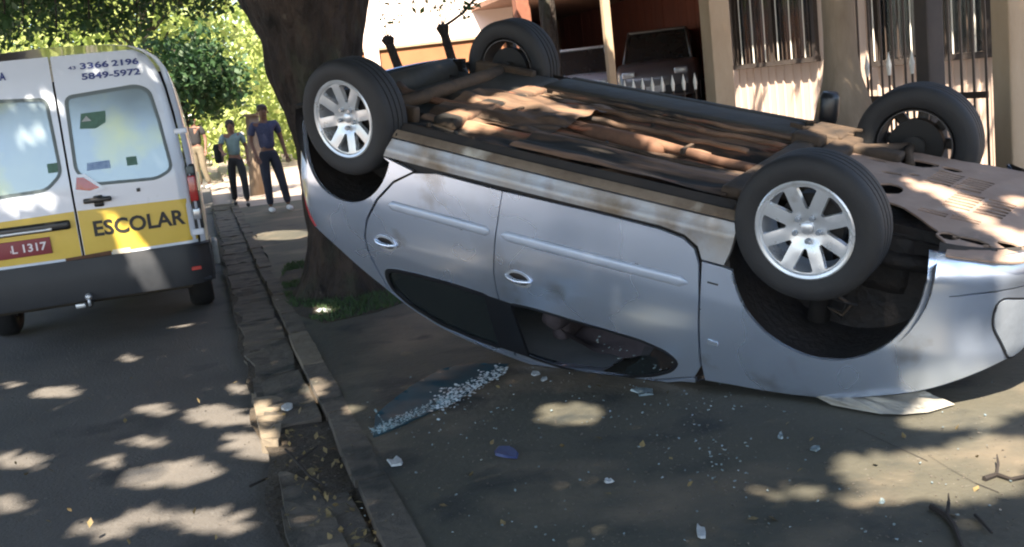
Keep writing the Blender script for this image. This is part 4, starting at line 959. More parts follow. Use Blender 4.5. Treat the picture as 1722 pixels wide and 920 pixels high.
# drooping sprigs that reach into view
def sprig(tree, path, nleaf, spread=.08, size=.07, m='leaf_canopy'):
    mk('drooping_twig', tube(path, [.012 * (1 - .6 * i / (len(path) - 1)) for i in range(len(path))], 5), 'bark', tree)
    P = []
    for _ in range(nleaf):
        t = random.uniform(.25, 1) * (len(path) - 1); i = min(int(t), len(path) - 2); p = Vector(path[i]).lerp(Vector(path[i + 1]), t - i)
        P.append(p + Vector([random.gauss(0, spread) for _ in range(3)]))
    leafmesh('leaf_spray', P, size, m, tree)
for k, (x, y) in enumerate(((640, 8), (668, 4), (700, 12), (722, 16), (750, 4), (690, -6), (655, -14))):
    e_ = dp(x, y, 8.6 + .1 * k); sprig(T1, [e_ + Vector((-.3, 0, 1.0)), e_ + Vector((-.15, 0, .5)), e_], 40, .05, .06)
rg = np.random.default_rng(5)
for k, (x, y) in enumerate(((15, 20), (70, 12), (120, 34), (170, 8), (205, 40), (250, 14), (300, 2), (345, 8), (385, -4), (40, 48), (95, 60), (150, 52), (10, 66), (230, 62))):
    D = 12.6 + 1.6 * rg.random(); e_ = dp(x, y, D); path = [e_ + Vector((.3, -.2, 1.5)), e_ + Vector((.15, -.1, .7)), e_, e_ + Vector((-.15, .05, -.12))]
    mk('drooping_twig', tube(path, [.02, .014, .009, .004], 5), 'bark', T1)
    P = [Vector(path[2]) + Vector((rg.normal(0, .22), rg.normal(0, .2), rg.normal(.05, .11))) for _ in range(170 if y < 45 else 80)]
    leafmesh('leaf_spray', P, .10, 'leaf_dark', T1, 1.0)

# ================================================================== FENCE AND HOUSES
FOFF = 4.6
def st_px(px, off, py=100): return st_of(plp(px, py, G0 + NW * off, NW))[1]
fence = thing('iron_fence', 'dark iron picket fence with white spear tips in front of the plank house', 'fence', tuple(street(FOFF, 4)))
def fmk(name, g, m, parent=fence): return mk(name, xf(g, STR), m, parent)
s0, s1 = -.6, 12.8
for (a, b) in ((-.6, .62), (1.02, 1.42), (1.64, 2.7), (4.66, 6.85), (7.1, 12.8)):
    for z in (.18, 1.12): fmk('rail', box((FOFF, (a + b) / 2, z), (.03, b - a, .04)), 'iron')
bar_me = None; k = 0
s = .72; sp_ = []
while s < 12.6:
    sp_.append(s); s += .25
for s in list(np.arange(.08, .74, .11)) + list(np.arange(1.02, 1.44, .11)) + list(np.arange(1.66, 2.36, .13)):
    fmk('bar', tube([(FOFF, s, .05), (FOFF, s, 2.9)], .009, 5), 'iron')
for s in [q for q in sp_ if q > 1.5]:
    tall = s < 1.5
    if 2.7 < s < 4.3 or any(abs(s - c) < w_ for c, w_ in ((.86, .14), (1.53, .1), (4.44, .2), (6.98, .08))): continue
    zt = 2.9 if tall else 1.30
    b_ = fmk('bar', tube([(FOFF, s, .05), (FOFF, s, zt)], .009, 5), 'iron')
    if not tall: fmk('spear_tip', tube([(FOFF, s, zt - .02), (FOFF, s, zt + .05), (FOFF, s, zt + .14)], [.012, .02, .002], 6), 'iron_white', b_)
def pillar(name, px, off, wd, m, label, cat='pillar', zt=3.4, cap=False, lean=0):
    s_ = st_px(px, off); b = street(off, s_); t = mk(name, xf(box((off, s_, zt / 2), (wd, wd, zt), bev=.012), STR), m, None, False, origin=tuple(b)); tag(t, label, cat); return t
pillar('fence_pillar', 1207, FOFF, .20, 'pillar_tan', 'tan fence pillar at the near corner of the carport')
pillar('fence_pillar', 1700, FOFF + .02, .15, 'pillar_tan', 'tan fence pillar at the right edge beside the sunlit wall')
pillar('fence_pillar', 1564, FOFF, .13, 'pillar_dark', 'dark square fence pillar in front of the right window')
pillar('carport_post', 1026, 5.2, .10, 'pillar_tan', 'thin pale carport post between the two parked cars', 'post')
pillar('carport_post', 886, 5.0, .22, 'redpost', 'red-brown post rising behind the raised far rear wheel', 'post')
# plank house
HO = 7.0
hs0, hs1 = 1.8, 8.7
HOUSE = thing('plank_house', 'cream wooden plank house with two barred windows behind the fence', 'house', tuple(street(HO + 1, 4)))
def hmk(name, g, m, parent=HOUSE, smooth=False): return mk(name, xf(g, STR), m, parent, smooth)
def hz(px, py): p = plp(px, py, G0 + NW * HO, NW); return st_of(p)[1], p.z
wins = [(hz(1668, 88)[0] - .05, hz(1478, 95)[0], 1.34, 2.75), (hz(1378, 98)[0], hz(1243, 104)[0], 1.46, 2.75)]
hmk('wall_core', box((HO + .08, (hs0 + hs1) / 2, 1.7), (.06, hs1 - hs0, 3.4)), 'dark_inside')
s = hs0; pw = .19
while s < hs1 - .05:
    e_ = min(hs1, s + pw + random.uniform(-.01, .01)); mid = (s + e_) / 2; x = HO + random.uniform(-.004, .004)
    w_ = next((q for q in wins if q[0] < mid < q[1]), None)
    segs = [(0.1, 3.3)] if not w_ else [(0.1, w_[2]), (w_[3], 3.3)]
    for z0, z1 in segs: hmk('plank', box((x, mid, (z0 + z1) / 2), (.022, e_ - s - .006, z1 - z0)), 'house_plank')
    if not w_ : hmk('batten', box((x - .018, e_, 1.7), (.012, .035, 3.2)), 'house_plank')
    else: hmk('batten', box((x - .018, e_, (0.1 + w_[2]) / 2), (.012, .035, w_[2] - .12)), 'house_plank')
    s = e_
hmk('foundation', box((HO + .03, (hs0 + hs1) / 2, .06), (.12, hs1 - hs0, .2)), 'concrete')
hmk('corner_board', box((HO + .02, hs1 + .02, 1.7), (.12, .10, 3.3), bev=.008), 'pillar_tan')
hmk('end_wall', box((HO + 2, hs1 + .02, 1.7), (4, .04, 3.3)), 'red_plank'); hmk('end_wall', box((HO + 2, hs0 - .02, 1.7), (4, .04, 3.3)), 'house_plank')
hmk('roof', join(box((HO + 2.0, (hs0 + hs1) / 2, 3.45), (5.2, hs1 - hs0 + 1.0, .14)), box((HO - .62, (hs0 + hs1) / 2, 3.40), (.03, hs1 - hs0 + 1.0, .22))), 'roof_tile')
for a, b, z0, z1 in wins:
    wn = hmk('window', join(box((HO - .03, (a + b) / 2, z0 - .03), (.12, b - a + .1, .06)), box((HO - .02, a, (z0 + z1) / 2), (.10, .07, z1 - z0)), box((HO - .02, b, (z0 + z1) / 2), (.10, .07, z1 - z0)), box((HO - .02, (a + b) / 2, (z0 + z1) / 2), (.08, .06, z1 - z0)), box((HO - .02, (a + b) / 2, z1), (.1, b - a, .07))), 'pillar_dark')
    for q in (0, 1):
        c0 = a + (b - a) * (.25 + .5 * q); hmk('pane', box((HO + .02, c0, (z0 + z1) / 2), (.008, (b - a) / 2 - .08, z1 - z0)), 'win_glass', wn)
    V = grid(lambda u, v: Vector((HO + .06 - .02 * math.sin(u * 38), a + .06 + (b - a - .12) * u, z0 + .02 + (z1 - z0) * v)), list(np.linspace(0, 1, 60)), [0, 1])
    hmk('curtain', V, 'curtain', wn)
    nb = max(5, int((b - a) / .10))
    for i in range(nb):
        y = a + (b - a) * (i + .5) / nb; hmk('window_bar', tube([(HO - .09, y, z0), (HO - .09, y, z1)], .008, 5), 'iron_white' if i % 3 == 1 else 'iron', wn)
# carport with red-brown plank wall
CPT = thing('carport', 'shaded carport with a red-brown plank back wall between house and garden wall', 'carport', tuple(street(9, 13)))
def cmk(name, g, m, parent=CPT): return mk(name, xf(g, STR), m, parent)
cs0, cs1, co = 8.8, 28, 11.5
s = cs0
while s < cs1:
    cmk('plank', box((co + random.uniform(-.006, .006), s + .11, 1.7), (.03, .212, 3.9)), 'red_plank'); s += .22
# end wall, facing the viewer
x = 6.2
while x < co:
    cmk('plank', box((x + .11, cs1 + random.uniform(-.006, .006), 1.7), (.212, .03, 3.9)), 'red_plank'); x += .22
cmk('roof', join(box((8.1, 9.95, 3.35), (6.4, 2.1, .12)), box((9.4, 19.6, 3.55), (5.0, 17.2, .12))), 'roof_tile'); cmk('roof_beam', box((5.1, 9.95, 3.15), (.10, 2.1, .28)), 'redpost')
cmk('roof_beam', box((8.1, 8.95, 3.18), (6.0, .10, .26)), 'pillar_dark')
# garden wall (orange), with paler piers, and a pale wall added in place of the glaring sky
def fp(px, Y): return dp(px, 100, Y)
GY = 17.5
OW = thing('garden_wall', 'orange rendered garden wall with a pale pier behind the pruned trees', 'wall', (-1.0, GY, 0))
hT = 2.33
for a, b, m in ((-2.5, -1.98, 'orange_wall'), (-1.72, .35, 'orange_wall')):
    mk('wall_panel', box(((a + b) / 2, GY, hT / 2), (b - a, .18, hT), bev=.01), m, OW)
mk('pier', box((-1.85, GY - .02, hT / 2 + .01), (.24, .26, hT + .04), bev=.012), 'pink_wall', OW)
mk('coping', box((-1.07, GY, hT + .03), (2.9, .26, .05), bev=.01), 'pillar_tan', OW)
mk('base_course', box((-1.07, GY - .11, 1.07), (2.84, .05, .12), bev=.01), 'pink_wall', OW)
PH = thing('sky_wall', 'tall pale pink wall put up in place of the glaring sky beyond the orange wall', 'house', (-1.5, 27, 0))
PX = dp(585, 40, 27).x; mk('wall', box(((PX + .75) / 2, 27, 4), (.75 - PX, .3, 8)), 'pink_wall', PH); mk('wall', box((PX + .16, 31, 4), (.3, 7.6, 7.9)), 'pink_wall', PH); mk('roof', box((-1.6, 29.5, 8.15), (5.6, 6.5, .3)), 'roof_tile', PH)
mk('cornice', box(((PX + .75) / 2, 26.83, 6.1), (.7 - PX, .08, .18)), 'pillar_tan', PH)
# pruned little trees in front of the orange wall
for (px, yb, yt, lab, sh) in ((668, 130, 66, 'short pruned tree stub with few shoots, nearest the big trunk', 2), (760, 128, 46, 'pruned tree stub with a long shoot, nearer the raised far wheel', 3)):
    D = 13.4; b = dp(px + 8, yb, D); top = dp(px - 16, yt, D); base = Vector((b.x + .05, D, 0))
    t = thing('pruned_tree', lab, 'tree', tuple(base))
    mk('trunk', tube([base, b, b.lerp(top, .5), b.lerp(top, .85), top, top + Vector((0, 0, .04))], [.085, .06, .055, .055, .085, .05], 10), 'bark', t, True)
    for q in range(4):
        a = q * 1.7; d = Vector((math.cos(a) * .5, math.sin(a) * .3, random.uniform(.5, 1))); mk('shoot', tube([top, top + d * .12, top + d * .25 + Vector((0, 0, .05))], [.010, .007, .003], 5), 'bark', t)
    P = [top + Vector((random.gauss(.05, .08), random.gauss(0, .07), .22 + random.gauss(0, .05))) for _ in range(26)]
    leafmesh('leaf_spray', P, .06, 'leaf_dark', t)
    if sh == 3:
        pts = [top, dp(762, 34, D), dp(778, 22, D), dp(790, 8, D), dp(806, -8, D)]
        mk('long_shoot', tube(pts, [.02, .018, .018, .02, .014], 6), 'bark', t)
        for c_ in ((782, 22), (785, 10), (800, 0)): leafmesh('leaf_spray', [dp(*c_, D) + Vector((random.gauss(0, .035), random.gauss(0, .05), random.gauss(0, .05))) for _ in range(20)], .07, 'leaf_dark', t)

# ---- parked cars seen through the carport
def simple_car(name, label, cat, loc, yaw, L, W, Hh, paint, tall=0):
    t = thing(name, label, cat, tuple(loc)); T = Matrix.Translation(loc) @ Matrix.Rotation(yaw, 4, 'Z')
    zb = Hh * .60; rows = []
    def sec(x, hw, z0, z1, hw1): return [(x, -hw * .96, z0), (x, -hw, (z0 + z1) / 2), (x, -hw * .97, z1 - .03), (x, -hw1, z1), (x, 0, z1 + .025), (x, hw1, z1), (x, hw * .97, z1 - .03), (x, hw, (z0 + z1) / 2), (x, hw * .96, z0)]
    hw = W / 2; P = []
    for x, k_, z1 in ((-.5, .80, .50), (-.485, .92, .56), (-.40, .99, .60), (0, 1, .60), (.22, 1, .60), (.40, .96, .55), (.475, .88, .48), (.5, .74, .42)): P.append(sec(x * L, hw * k_, .24, z1 * Hh, hw * k_ * .86))
    V = [Vector(q) for r in P for q in r]; n = 9; Fc = [(i * n + k, i * n + k + 1, (i + 1) * n + k + 1, (i + 1) * n + k) for i in range(len(P) - 1) for k in range(n - 1)] + [tuple(range(n))[::-1], tuple(range((len(P) - 1) * n, len(P) * n))]
    mk('body', xf((V, Fc), T), paint, t, True)
    r0 = -.48 if tall else -.44; cab = [(r0 * L, zb - .02, hw * .84), ((r0 + .05) * L, Hh - .06, hw * .70), (.02 * L, Hh, hw * .72), (.20 * L, zb - .01, hw * .84)]
    def cabin(s_, zo=0): return [Vector((x, y * s_, z - zo)) for x, z, y in cab for s_, in ((s_,),)]
    A = [Vector((x, -y, z)) for x, z, y in cab]; B = [Vector((x, y, z)) for x, z, y in cab]
    mk('cabin_glass', xf((A + B, [(0, 1, 2, 3), (7, 6, 5, 4), (0, 4, 5, 1), (2, 6, 7, 3)]), T), 'glass_dark', t)
    mk('roof', xf(box(((r0 + .035 + .01) * L / 2 + .005 * L, 0, Hh - .01), ((.02 - r0) * L, hw * 1.42, .06), bev=.02), T), paint, t, True)
    for a_, b_ in ((0, 1), (3, 2)):
        for S_ in (A, B): mk('roof_pillar', xf(tube([S_[a_], S_[b_]], .035, 6), T), paint, t, True)
    for sx in (-.31, .31):
        for sy in (-1, 1):
            wl = mk('wheel', xf(lathe([(.18, -.09), (.3, -.1), (.32, -.05), (.32, .05), (.3, .1), (.18, .09)], 22, Matrix.Translation((sx * L, sy * (hw - .08), .32))), T), 'tyre', t, True)
            mk('rim', xf(lathe([(.0001, .02 * sy), (.12, .03 * sy), (.19, .09 * sy), (.18, -.06 * sy), (.0001, -.06 * sy)], 16, Matrix.Translation((sx * L, sy * (hw - .07), .32))), T), 'chrome', wl, True)
    for e_, m_ in ((-.5, 'lamp_red'), (.49, 'lamp_clear')):
        for sy in (-1, 1): mk('lamp', xf(box((e_ * L, sy * hw * .62, Hh * .45), (.10, hw * .32, .14), bev=.03), T), m_, t, True)
        mk('bumper', xf(box((e_ * L * 1.0, 0, .38), (.12, hw * 1.55, .20), bev=.05), T), 'van_bumper' if tall else paint, t, True)
    mk('number_plate', xf(box((.5 * L + .04, 0, .42), (.02, .4, .13), bev=.003), T), 'paper', t)
    return t
struct('raised_driveway', xf(([Vector(v) for v in ((5.5, 9.6, .03), (12, 9.6, .03), (12, 16, .72), (5.5, 16, .72), (12, 28.5, .72), (5.5, 28.5, .72), (5.5, 16, -.1), (5.5, 28.5, -.1))], [(0, 1, 2, 3), (3, 2, 4, 5), (6, 3, 5, 7), (0, 3, 6)]), STR), 'concrete')
b1 = dp(1112, 105, 23.2); simple_car('parked_suv', 'dark grey parked off-road car with black windows in the carport', 'car', Vector((b1.x + .1, 24.0, .73)), math.radians(257), 3.8, 1.75, 1.68, 'suv_paint', 1)
b2 = dp(984, 110, 24); simple_car('parked_car', 'silver-white parked car left of the thin pale carport post', 'car', Vector((b2.x, 25.0, .73)), math.radians(262), 3.8, 1.62, 1.5, 'white_car', 0)

# ================================================================== FAR STREET, TREES
def crown_pts(c, r, n, hollow=.35, clumps=26, seed=0):
    rg = np.random.default_rng(seed); out = []
    cc = rg.normal(size=(clumps, 3)); cc /= np.linalg.norm(cc, axis=1)[:, None]; cc *= (rg.uniform(hollow, 1, clumps) ** .6)[:, None]
    k = rg.integers(0, clumps, n); o = rg.normal(size=(n, 3)) * .20
    return (cc[k] + o) * np.array(r) + np.array(c)
def far_tree(x, y, h, r, m, label, n, size, seed, name='tree', trunk_r=.16, zc=None, group=None, rz=None):
    b = Vector((x, y, -.1)); t = thing(name, label, 'tree', tuple(b), group)
    zc = zc or h * .62
    mk('trunk', tube([b, b + Vector((.05, 0, zc * .5)), b + Vector((.15, .1, zc)), b + Vector((.1, .1, h * .85))], [trunk_r * 1.2, trunk_r, trunk_r * .7, trunk_r * .25], 9), 'bark', t, True)
    for k in range(5):
        a = k * 1.3 + seed; d = Vector((math.cos(a) * r, math.sin(a) * r, h * .35)) * .6; p = b + Vector((.1, .05, zc * (.65 + .06 * k)))
        mk('limb', tube([p, p + d * .5 + Vector((0, 0, .1)), p + d], [trunk_r * .45, trunk_r * .28, trunk_r * .1], 6), 'bark', t)
    leafmesh('crown', crown_pts((x + .1, y, zc), (r, r, rz or (h - zc)), n, seed=seed), size, m, t, .5); return t
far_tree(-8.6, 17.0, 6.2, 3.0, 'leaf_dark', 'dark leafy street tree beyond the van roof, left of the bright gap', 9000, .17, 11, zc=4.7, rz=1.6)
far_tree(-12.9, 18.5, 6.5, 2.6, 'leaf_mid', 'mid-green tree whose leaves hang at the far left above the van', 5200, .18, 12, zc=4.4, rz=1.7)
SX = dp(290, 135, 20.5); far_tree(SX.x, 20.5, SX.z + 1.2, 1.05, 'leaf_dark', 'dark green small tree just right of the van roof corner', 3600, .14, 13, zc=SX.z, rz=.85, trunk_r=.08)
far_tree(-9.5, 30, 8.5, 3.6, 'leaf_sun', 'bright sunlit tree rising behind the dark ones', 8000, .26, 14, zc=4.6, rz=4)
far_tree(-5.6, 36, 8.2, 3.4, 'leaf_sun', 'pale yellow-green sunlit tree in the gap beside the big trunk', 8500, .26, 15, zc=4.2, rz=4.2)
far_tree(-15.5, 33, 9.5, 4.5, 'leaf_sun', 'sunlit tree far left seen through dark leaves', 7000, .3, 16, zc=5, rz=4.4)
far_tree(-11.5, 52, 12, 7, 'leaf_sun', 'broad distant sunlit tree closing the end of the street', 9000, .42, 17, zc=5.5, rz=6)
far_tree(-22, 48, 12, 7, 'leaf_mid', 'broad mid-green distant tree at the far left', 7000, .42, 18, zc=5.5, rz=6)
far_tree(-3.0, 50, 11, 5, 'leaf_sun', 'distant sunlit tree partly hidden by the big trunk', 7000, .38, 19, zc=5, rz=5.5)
hedge = leafmesh('hedge', np.concatenate([np.stack([RNG.uniform(-30, 2, 16000), 42 + RNG.normal(0, .8, 16000), RNG.uniform(0, 3.2, 16000)], 1)]), .3, 'leaf_sun', None)
tag(hedge, 'dense bright hedge mass closing the far end of the street', 'hedge', kind='stuff')
fh = thing('far_house', 'ochre house wall far down the street beside the big trunk', 'house', (-5.5, 39.5, 0))
mk('wall', box((-4.6, 39.5, 1.9), (3.4, .3, 3.9)), 'van_cream', fh); mk('roof', box((-4.6, 40, 3.95), (4, 3, .2)), 'roof_tile', fh); mk('door', box((-5.0, 39.3, 1.0), (.9, .08, 2)), 'pillar_dark', fh)
ps = thing('wooden_post', 'brown wooden post standing behind the walking people', 'post', tuple(dp(428, 290, 21).xy) + (0,))
mk('shaft', tube([Vector((dp(428, 290, 21).x, 21, -.1)), Vector((dp(424, 195, 21).x, 21, dp(424, 195, 21).z))], [.16, .13], 10), 'bark_pale', ps, True); mk('cap', box((dp(424, 195, 21).x, 21, dp(424, 195, 21).z + .02), (.3, .3, .05), bev=.01), 'bark_pale', ps)

# ================================================================== PEOPLE
def person(label, loc, yaw, sc, J, cloth, group=None, hair='hair', hat=False, longhair=False):
    """J: joints in metres for a 1.72 m figure facing -Y"""
    t = thing('person', label, 'person', tuple(loc), group)
    T = Matrix.Rotation(yaw, 4, 'Z') @ Matrix.Scale(sc, 4)
    def skin(name, nodes, edges, m, parent, sub=2):
        me = bpy.data.meshes.new(name); me.from_pydata([tuple(T @ Vector(n[0])) for n in nodes], edges, []); o = bpy.data.objects.new(name, me); COL.objects.link(o)
        md = o.modifiers.new('s', 'SKIN'); md.use_smooth_shade = True; md.branch_smoothing = .6
        for i, n in enumerate(nodes):
            r = n[1] if hasattr(n[1], '__len__') else (n[1], n[1]); me.skin_vertices[0].data[i].radius = (r[0] * sc, r[1] * sc)
        me.skin_vertices[0].data[0].use_root = True
        o.modifiers.new('u', 'SUBSURF').levels = sub
        dg = bpy.context.evaluated_depsgraph_get(); m2 = bpy.data.meshes.new_from_object(o.evaluated_get(dg)); bpy.data.objects.remove(o)
        m2.materials.clear(); m2.materials.append(M[m]); m2.name = name
        p = bpy.data.objects.new(name, m2); COL.objects.link(p); p.parent = t; p.location = (0, 0, 0) if parent is t else (0, 0, 0)
        return p
    P = {k: Vector(v) for k, v in J.items()}
    nodes = [(P['pelvis'], (.14, .10)), (P['waist'], (.12, .085)), (P['chest'], (.155, .105)), (P['neck'], (.055, .055)), (P['head'] - Vector((0, 0, .05)), (.065, .075)), (P['head'] + Vector((0, 0, .06)), (.075, .09)), (P['head'] + Vector((0, .005, .13)), (.05, .06))]
    edges = [(0, 1), (1, 2), (2, 3), (3, 4), (4, 5), (5, 6)]
    def chain(start, pts):
        p = start
        for v, r in pts: nodes.append((Vector(v), r)); edges.append((p, len(nodes) - 1)); p = len(nodes) - 1
        return p
    for s_ in ('l', 'r'):
        hand = chain(2, [(P['sh' + s_], .055), (P['el' + s_], .042), (P['wr' + s_], .028)]); d = (P['wr' + s_] - P['el' + s_]).normalized(); sd = d.cross(Vector((0, 1, 0))).normalized()
        palm = chain(hand, [(P['wr' + s_] + d * .07, (.036, .022))])
        for q, (o_, L) in enumerate(((-.03, .065), (-.011, .08), (.010, .075), (.028, .06))): chain(palm, [(P['wr' + s_] + d * .09 + sd * o_, .010), (P['wr' + s_] + d * (.09 + L) + sd * o_ + Vector((0, -.012, 0)), .008)])
        chain(hand, [(P['wr' + s_] + d * .045 - sd * .045, .010), (P['wr' + s_] + d * .08 - sd * .055, .008)])
        a = chain(0, [(P['hip' + s_], .085), (P['kn' + s_], .058), (P['an' + s_], .040)])
    body = skin('body', nodes, edges, 'skin', t, 1)
    top = [(P['waist'] - Vector((0, 0, .10)), (.155, .118)), (P['waist'] + Vector((0, 0, .05)), (.140, .108)), (P['chest'], (.178, .125)), (P['chest'] + Vector((0, 0, .10)), (.11, .085)), (P['shl'], .072), (P['shl'].lerp(P['ell'], .75), .062), (P['shr'], .072), (P['shr'].lerp(P['elr'], .75), .062)]
    skin('shirt', top, [(0, 1), (1, 2), (2, 3), (2, 4), (4, 5), (2, 6), (6, 7)], cloth[0], t, 2)
    pan = [(P['pelvis'], (.158, .125)), (P['waist'] - Vector((0, 0, .03)), (.14, .11)), (P['hipl'], .10), (P['knl'], .073), (P['anl'] + Vector((0, 0, .02)), .058), (P['hipr'], .10), (P['knr'], .073), (P['anr'] + Vector((0, 0, .02)), .058)]
    skin('trousers', pan, [(0, 1), (0, 2), (2, 3), (3, 4), (0, 5), (5, 6), (6, 7)], cloth[1], t, 2)
    for s_ in ('l', 'r'):
        a = P['an' + s_]; skin('shoe', [(Vector((a.x, a.y + .05, a.z - .045)), .038), (Vector((a.x, a.y - .03, a.z - .045)), .042), (Vector((a.x, a.y - .15, a.z - .055)), .036)], [(0, 1), (1, 2)], cloth[2], t, 2)
    hd = P['head']
    hm = [(hd + Vector((0, .03, .02)), (.098, .098)), (hd + Vector((0, .015, .10)), (.096, .102)), (hd + Vector((0, .01, .155)), (.06, .07))]
    if longhair: hm = [(hd + Vector((0, .08, -.16)), (.06, .04)), (hd + Vector((0, .07, -.06)), (.08, .05))] + hm
    hh = skin('hair', hm, [(i, i + 1) for i in range(len(hm) - 1)], hair, t, 2)
    if hat: skin('cap', [(hd + Vector((0, .01, .10)), (.108, .112)), (hd + Vector((0, .01, .17)), (.07, .08))], [(0, 1)], 'cap', t, 2)
    # nose, ears
    for nm, c_, s3 in (('nose', hd + Vector((0, -.105, .02)), (.022, .03, .04)), ('ear', hd + Vector((.085, .01, .02)), (.02, .035, .05)), ('ear', hd + Vector((-.085, .01, .02)), (.02, .035, .05))):
        g = box(tuple(c_), s3, bev=.008); o = mk(nm, ([Vector(loc) + T @ v for v in g[0]], g[1]), 'skin', t, True)
    for ex_ in (.032, -.032):
        g = box(tuple(hd + Vector((ex_, -.092, .055))), (.022, .01, .010), bev=.003); mk('eye', ([Vector(loc) + T @ v for v in g[0]], g[1]), 'blackcloth', t)
    g = box(tuple(hd + Vector((0, -.092, -.028))), (.045, .01, .010), bev=.003); mk('mouth', ([Vector(loc) + T @ v for v in g[0]], g[1]), 'hair_brown', t)
    return t, T
walkJ = dict(pelvis=(0, 0, .93), waist=(0, -.01, 1.08), chest=(0, -.03, 1.32), neck=(0, -.04, 1.48), head=(0, -.06, 1.57), shl=(.17, -.02, 1.42), ell=(.24, .06, 1.16), wrl=(.24, -.04, .93), shr=(-.17, -.04, 1.42), elr=(-.25, -.12, 1.18), wrr=(-.20, -.33, 1.10),
             hipl=(.09, 0, .88), knl=(.11, -.16, .50), anl=(.11, -.20, .10), hipr=(-.09, 0, .88), knr=(-.11, .06, .48), anr=(-.12, .26, .12))
standJ = dict(pelvis=(0, 0, .93), waist=(0, -.01, 1.08), chest=(0, -.01, 1.32), neck=(0, -.01, 1.48), head=(0, -.03, 1.57), shl=(.18, 0, 1.43), ell=(.25, .03, 1.16), wrl=(.27, -.05, .92), shr=(-.18, 0, 1.43), elr=(-.25, .02, 1.16), wrr=(-.22, -.10, .94),
              hipl=(.09, 0, .88), knl=(.14, -.06, .49), anl=(.20, -.02, .10), hipr=(-.09, 0, .88), knr=(-.09, -.02, .49), anr=(-.08, .02, .10))
pa = gp(408, 348, -.03); pb = gp(466, 357, 0); pc = gp(343, 318, -.07)
person('person in pale teal shirt and black trousers walking in the street', pa, .25, .90, walkJ, ('teal_shirt', 'blackcloth', 'blackcloth'), hair='hair', longhair=True)
pbag = mk('shoulder_bag', box(tuple(pa + Vector((-.26, -.05, .98))), (.12, .26, .34), bev=.05), 'blackcloth', None, True, origin=tuple(pa + Vector((-.26, 0, .8)))); tag(pbag, 'black shoulder bag carried by the person in teal', 'bag')
person('person in blue shirt and dark jeans standing on the pavement by the car tail', pb, .5, .98, standJ, ('blue_shirt', 'jeans', 'shoe_w'), hair='hair_brown')
person('person in white cap and black top half hidden behind the van side', (pc.x, pc.y, -.07), -.4, 1.05, standJ, ('blackcloth', 'khaki', 'shoe_w'), hat=True)

# ================================================================== GRASS, LITTER, GLASS
gpoly = [tuple(gp(*p).xy) for p in ((470, 470), (482, 445), (512, 440), (640, 470), (690, 505), (635, 525), (545, 545), (500, 530), (480, 500))]
def scatter(poly, n):
    a = np.array(poly); P = np.stack([RNG.uniform(a[:, 0].min(), a[:, 0].max(), n), RNG.uniform(a[:, 1].min(), a[:, 1].max(), n)], 1); return P[inpoly(P, poly)]
def grass(name, poly, n, hgt, label):
    P = scatter(poly, n); P = P[np.array([noise.noise(Vector((p[0] * 2.2, p[1] * 2.2, 1))) for p in P]) > -.28]; k = len(P); a = RNG.uniform(0, 6.28, k); h = RNG.uniform(.4, 1, k) * hgt; w_ = .006
    dx, dy = np.cos(a) * w_, np.sin(a) * w_; lx, ly = RNG.normal(0, .4, k) * h, RNG.normal(0, .4, k) * h
    V = np.stack([np.stack([P[:, 0] - dx, P[:, 1] - dy, np.zeros(k)], 1), np.stack([P[:, 0] + dx, P[:, 1] + dy, np.zeros(k)], 1), np.stack([P[:, 0] + lx, P[:, 1] + ly, h], 1)], 1).reshape(-1, 3)
    o = mk(name, (V, np.arange(3 * k).reshape(-1, 3)), 'grassg'); tag(o, label, 'grass', kind='stuff')
gg = [gp(random.uniform(0, 1722), random.uniform(570, 918), 0) for _ in range(2400)]; gg = [Vector((p.x, p.y, (.004 if st_of(p)[0] > .45 else (-.02 if st_of(p)[0] > 0 else ROADZ + .002)))) for p in gg]
tag(crumbs('grit', gg, 'grit', None, (.0015, .0055)), 'loose grit and tiny stones on the road and pavement', 'gravel', kind='stuff')
grass('grass', gpoly, 14000, .05, 'short green grass round the foot of the big tree')
mk('soil_patch', slab(resample(gpoly, .15)[::-1] if area2(gpoly) < 0 else resample(gpoly, .15), -.02, .007, seed=4, rough=.004), 'dirt')['kind'] = 'structure'
def ltr(kind, label, cat, g, m, o, group=None, smooth=False):
    ob = mk(kind, g, m, None, smooth, origin=tuple(o)); tag(ob, label, cat, group); return ob
# laminated glass pane lying on the pavement
GP = [(628, 737), (632, 706), (662, 684), (700, 660), (745, 636), (800, 624), (856, 619), (835, 636), (800, 655), (762, 680), (735, 692), (690, 712), (655, 728)]
gl = thing('broken_window_pane', 'bluish broken car window pane lying on the dark pavement with a crazed white end', 'glass', tuple(gp(730, 680)))
pol = [tuple(gp(*p).xy) for p in GP]; pol = pol if area2(pol) > 0 else pol[::-1]
def gfn(a, b, o_): 
    e_ = Vector((a, b)) - Vector(pol[0]); return Vector((a, b, .032 + .022 * math.sin((a - b) * 5) + .006 * noise.noise(Vector((a * 12, b * 12, 0))) + o_))
g = panel(gfn, resample(pol, .03), [], .04, .005); mk('pane', (g[0], g[1]), 'shard_glass', gl, True)
edge = []
for a, b in zip([(628, 737), (655, 728), (690, 712), (735, 692)], [(655, 728), (690, 712), (735, 692), (762, 680)]):
    for t in np.linspace(0, 1, 150): edge.append((a[0] + (b[0] - a[0]) * t + random.gauss(0, 3), a[1] + (b[1] - a[1]) * t + random.uniform(-15, -1)))
for t in np.linspace(0, 1, 14): edge.append((632 + 14 * t, 700 + 16 * t))
cz = [(735 + 115 * t + random.gauss(0, 5), 688 - 62 * t + random.gauss(0, 9 * (1 - t * .75))) for t in np.random.default_rng(2).uniform(0, 1, 520)]
c1 = crumbs('crazed_glass', [gfn(*gp(*p).xy, .006) for p in cz], 'crazed', gl, (.003, .013), .04); c1['kind'] = 'stuff'
c2 = crumbs('chipped_edge', [gfn(*gp(*p).xy, .004) for p in edge], 'teal_glass', gl, (.003, .008), .1); c2['kind'] = 'stuff'
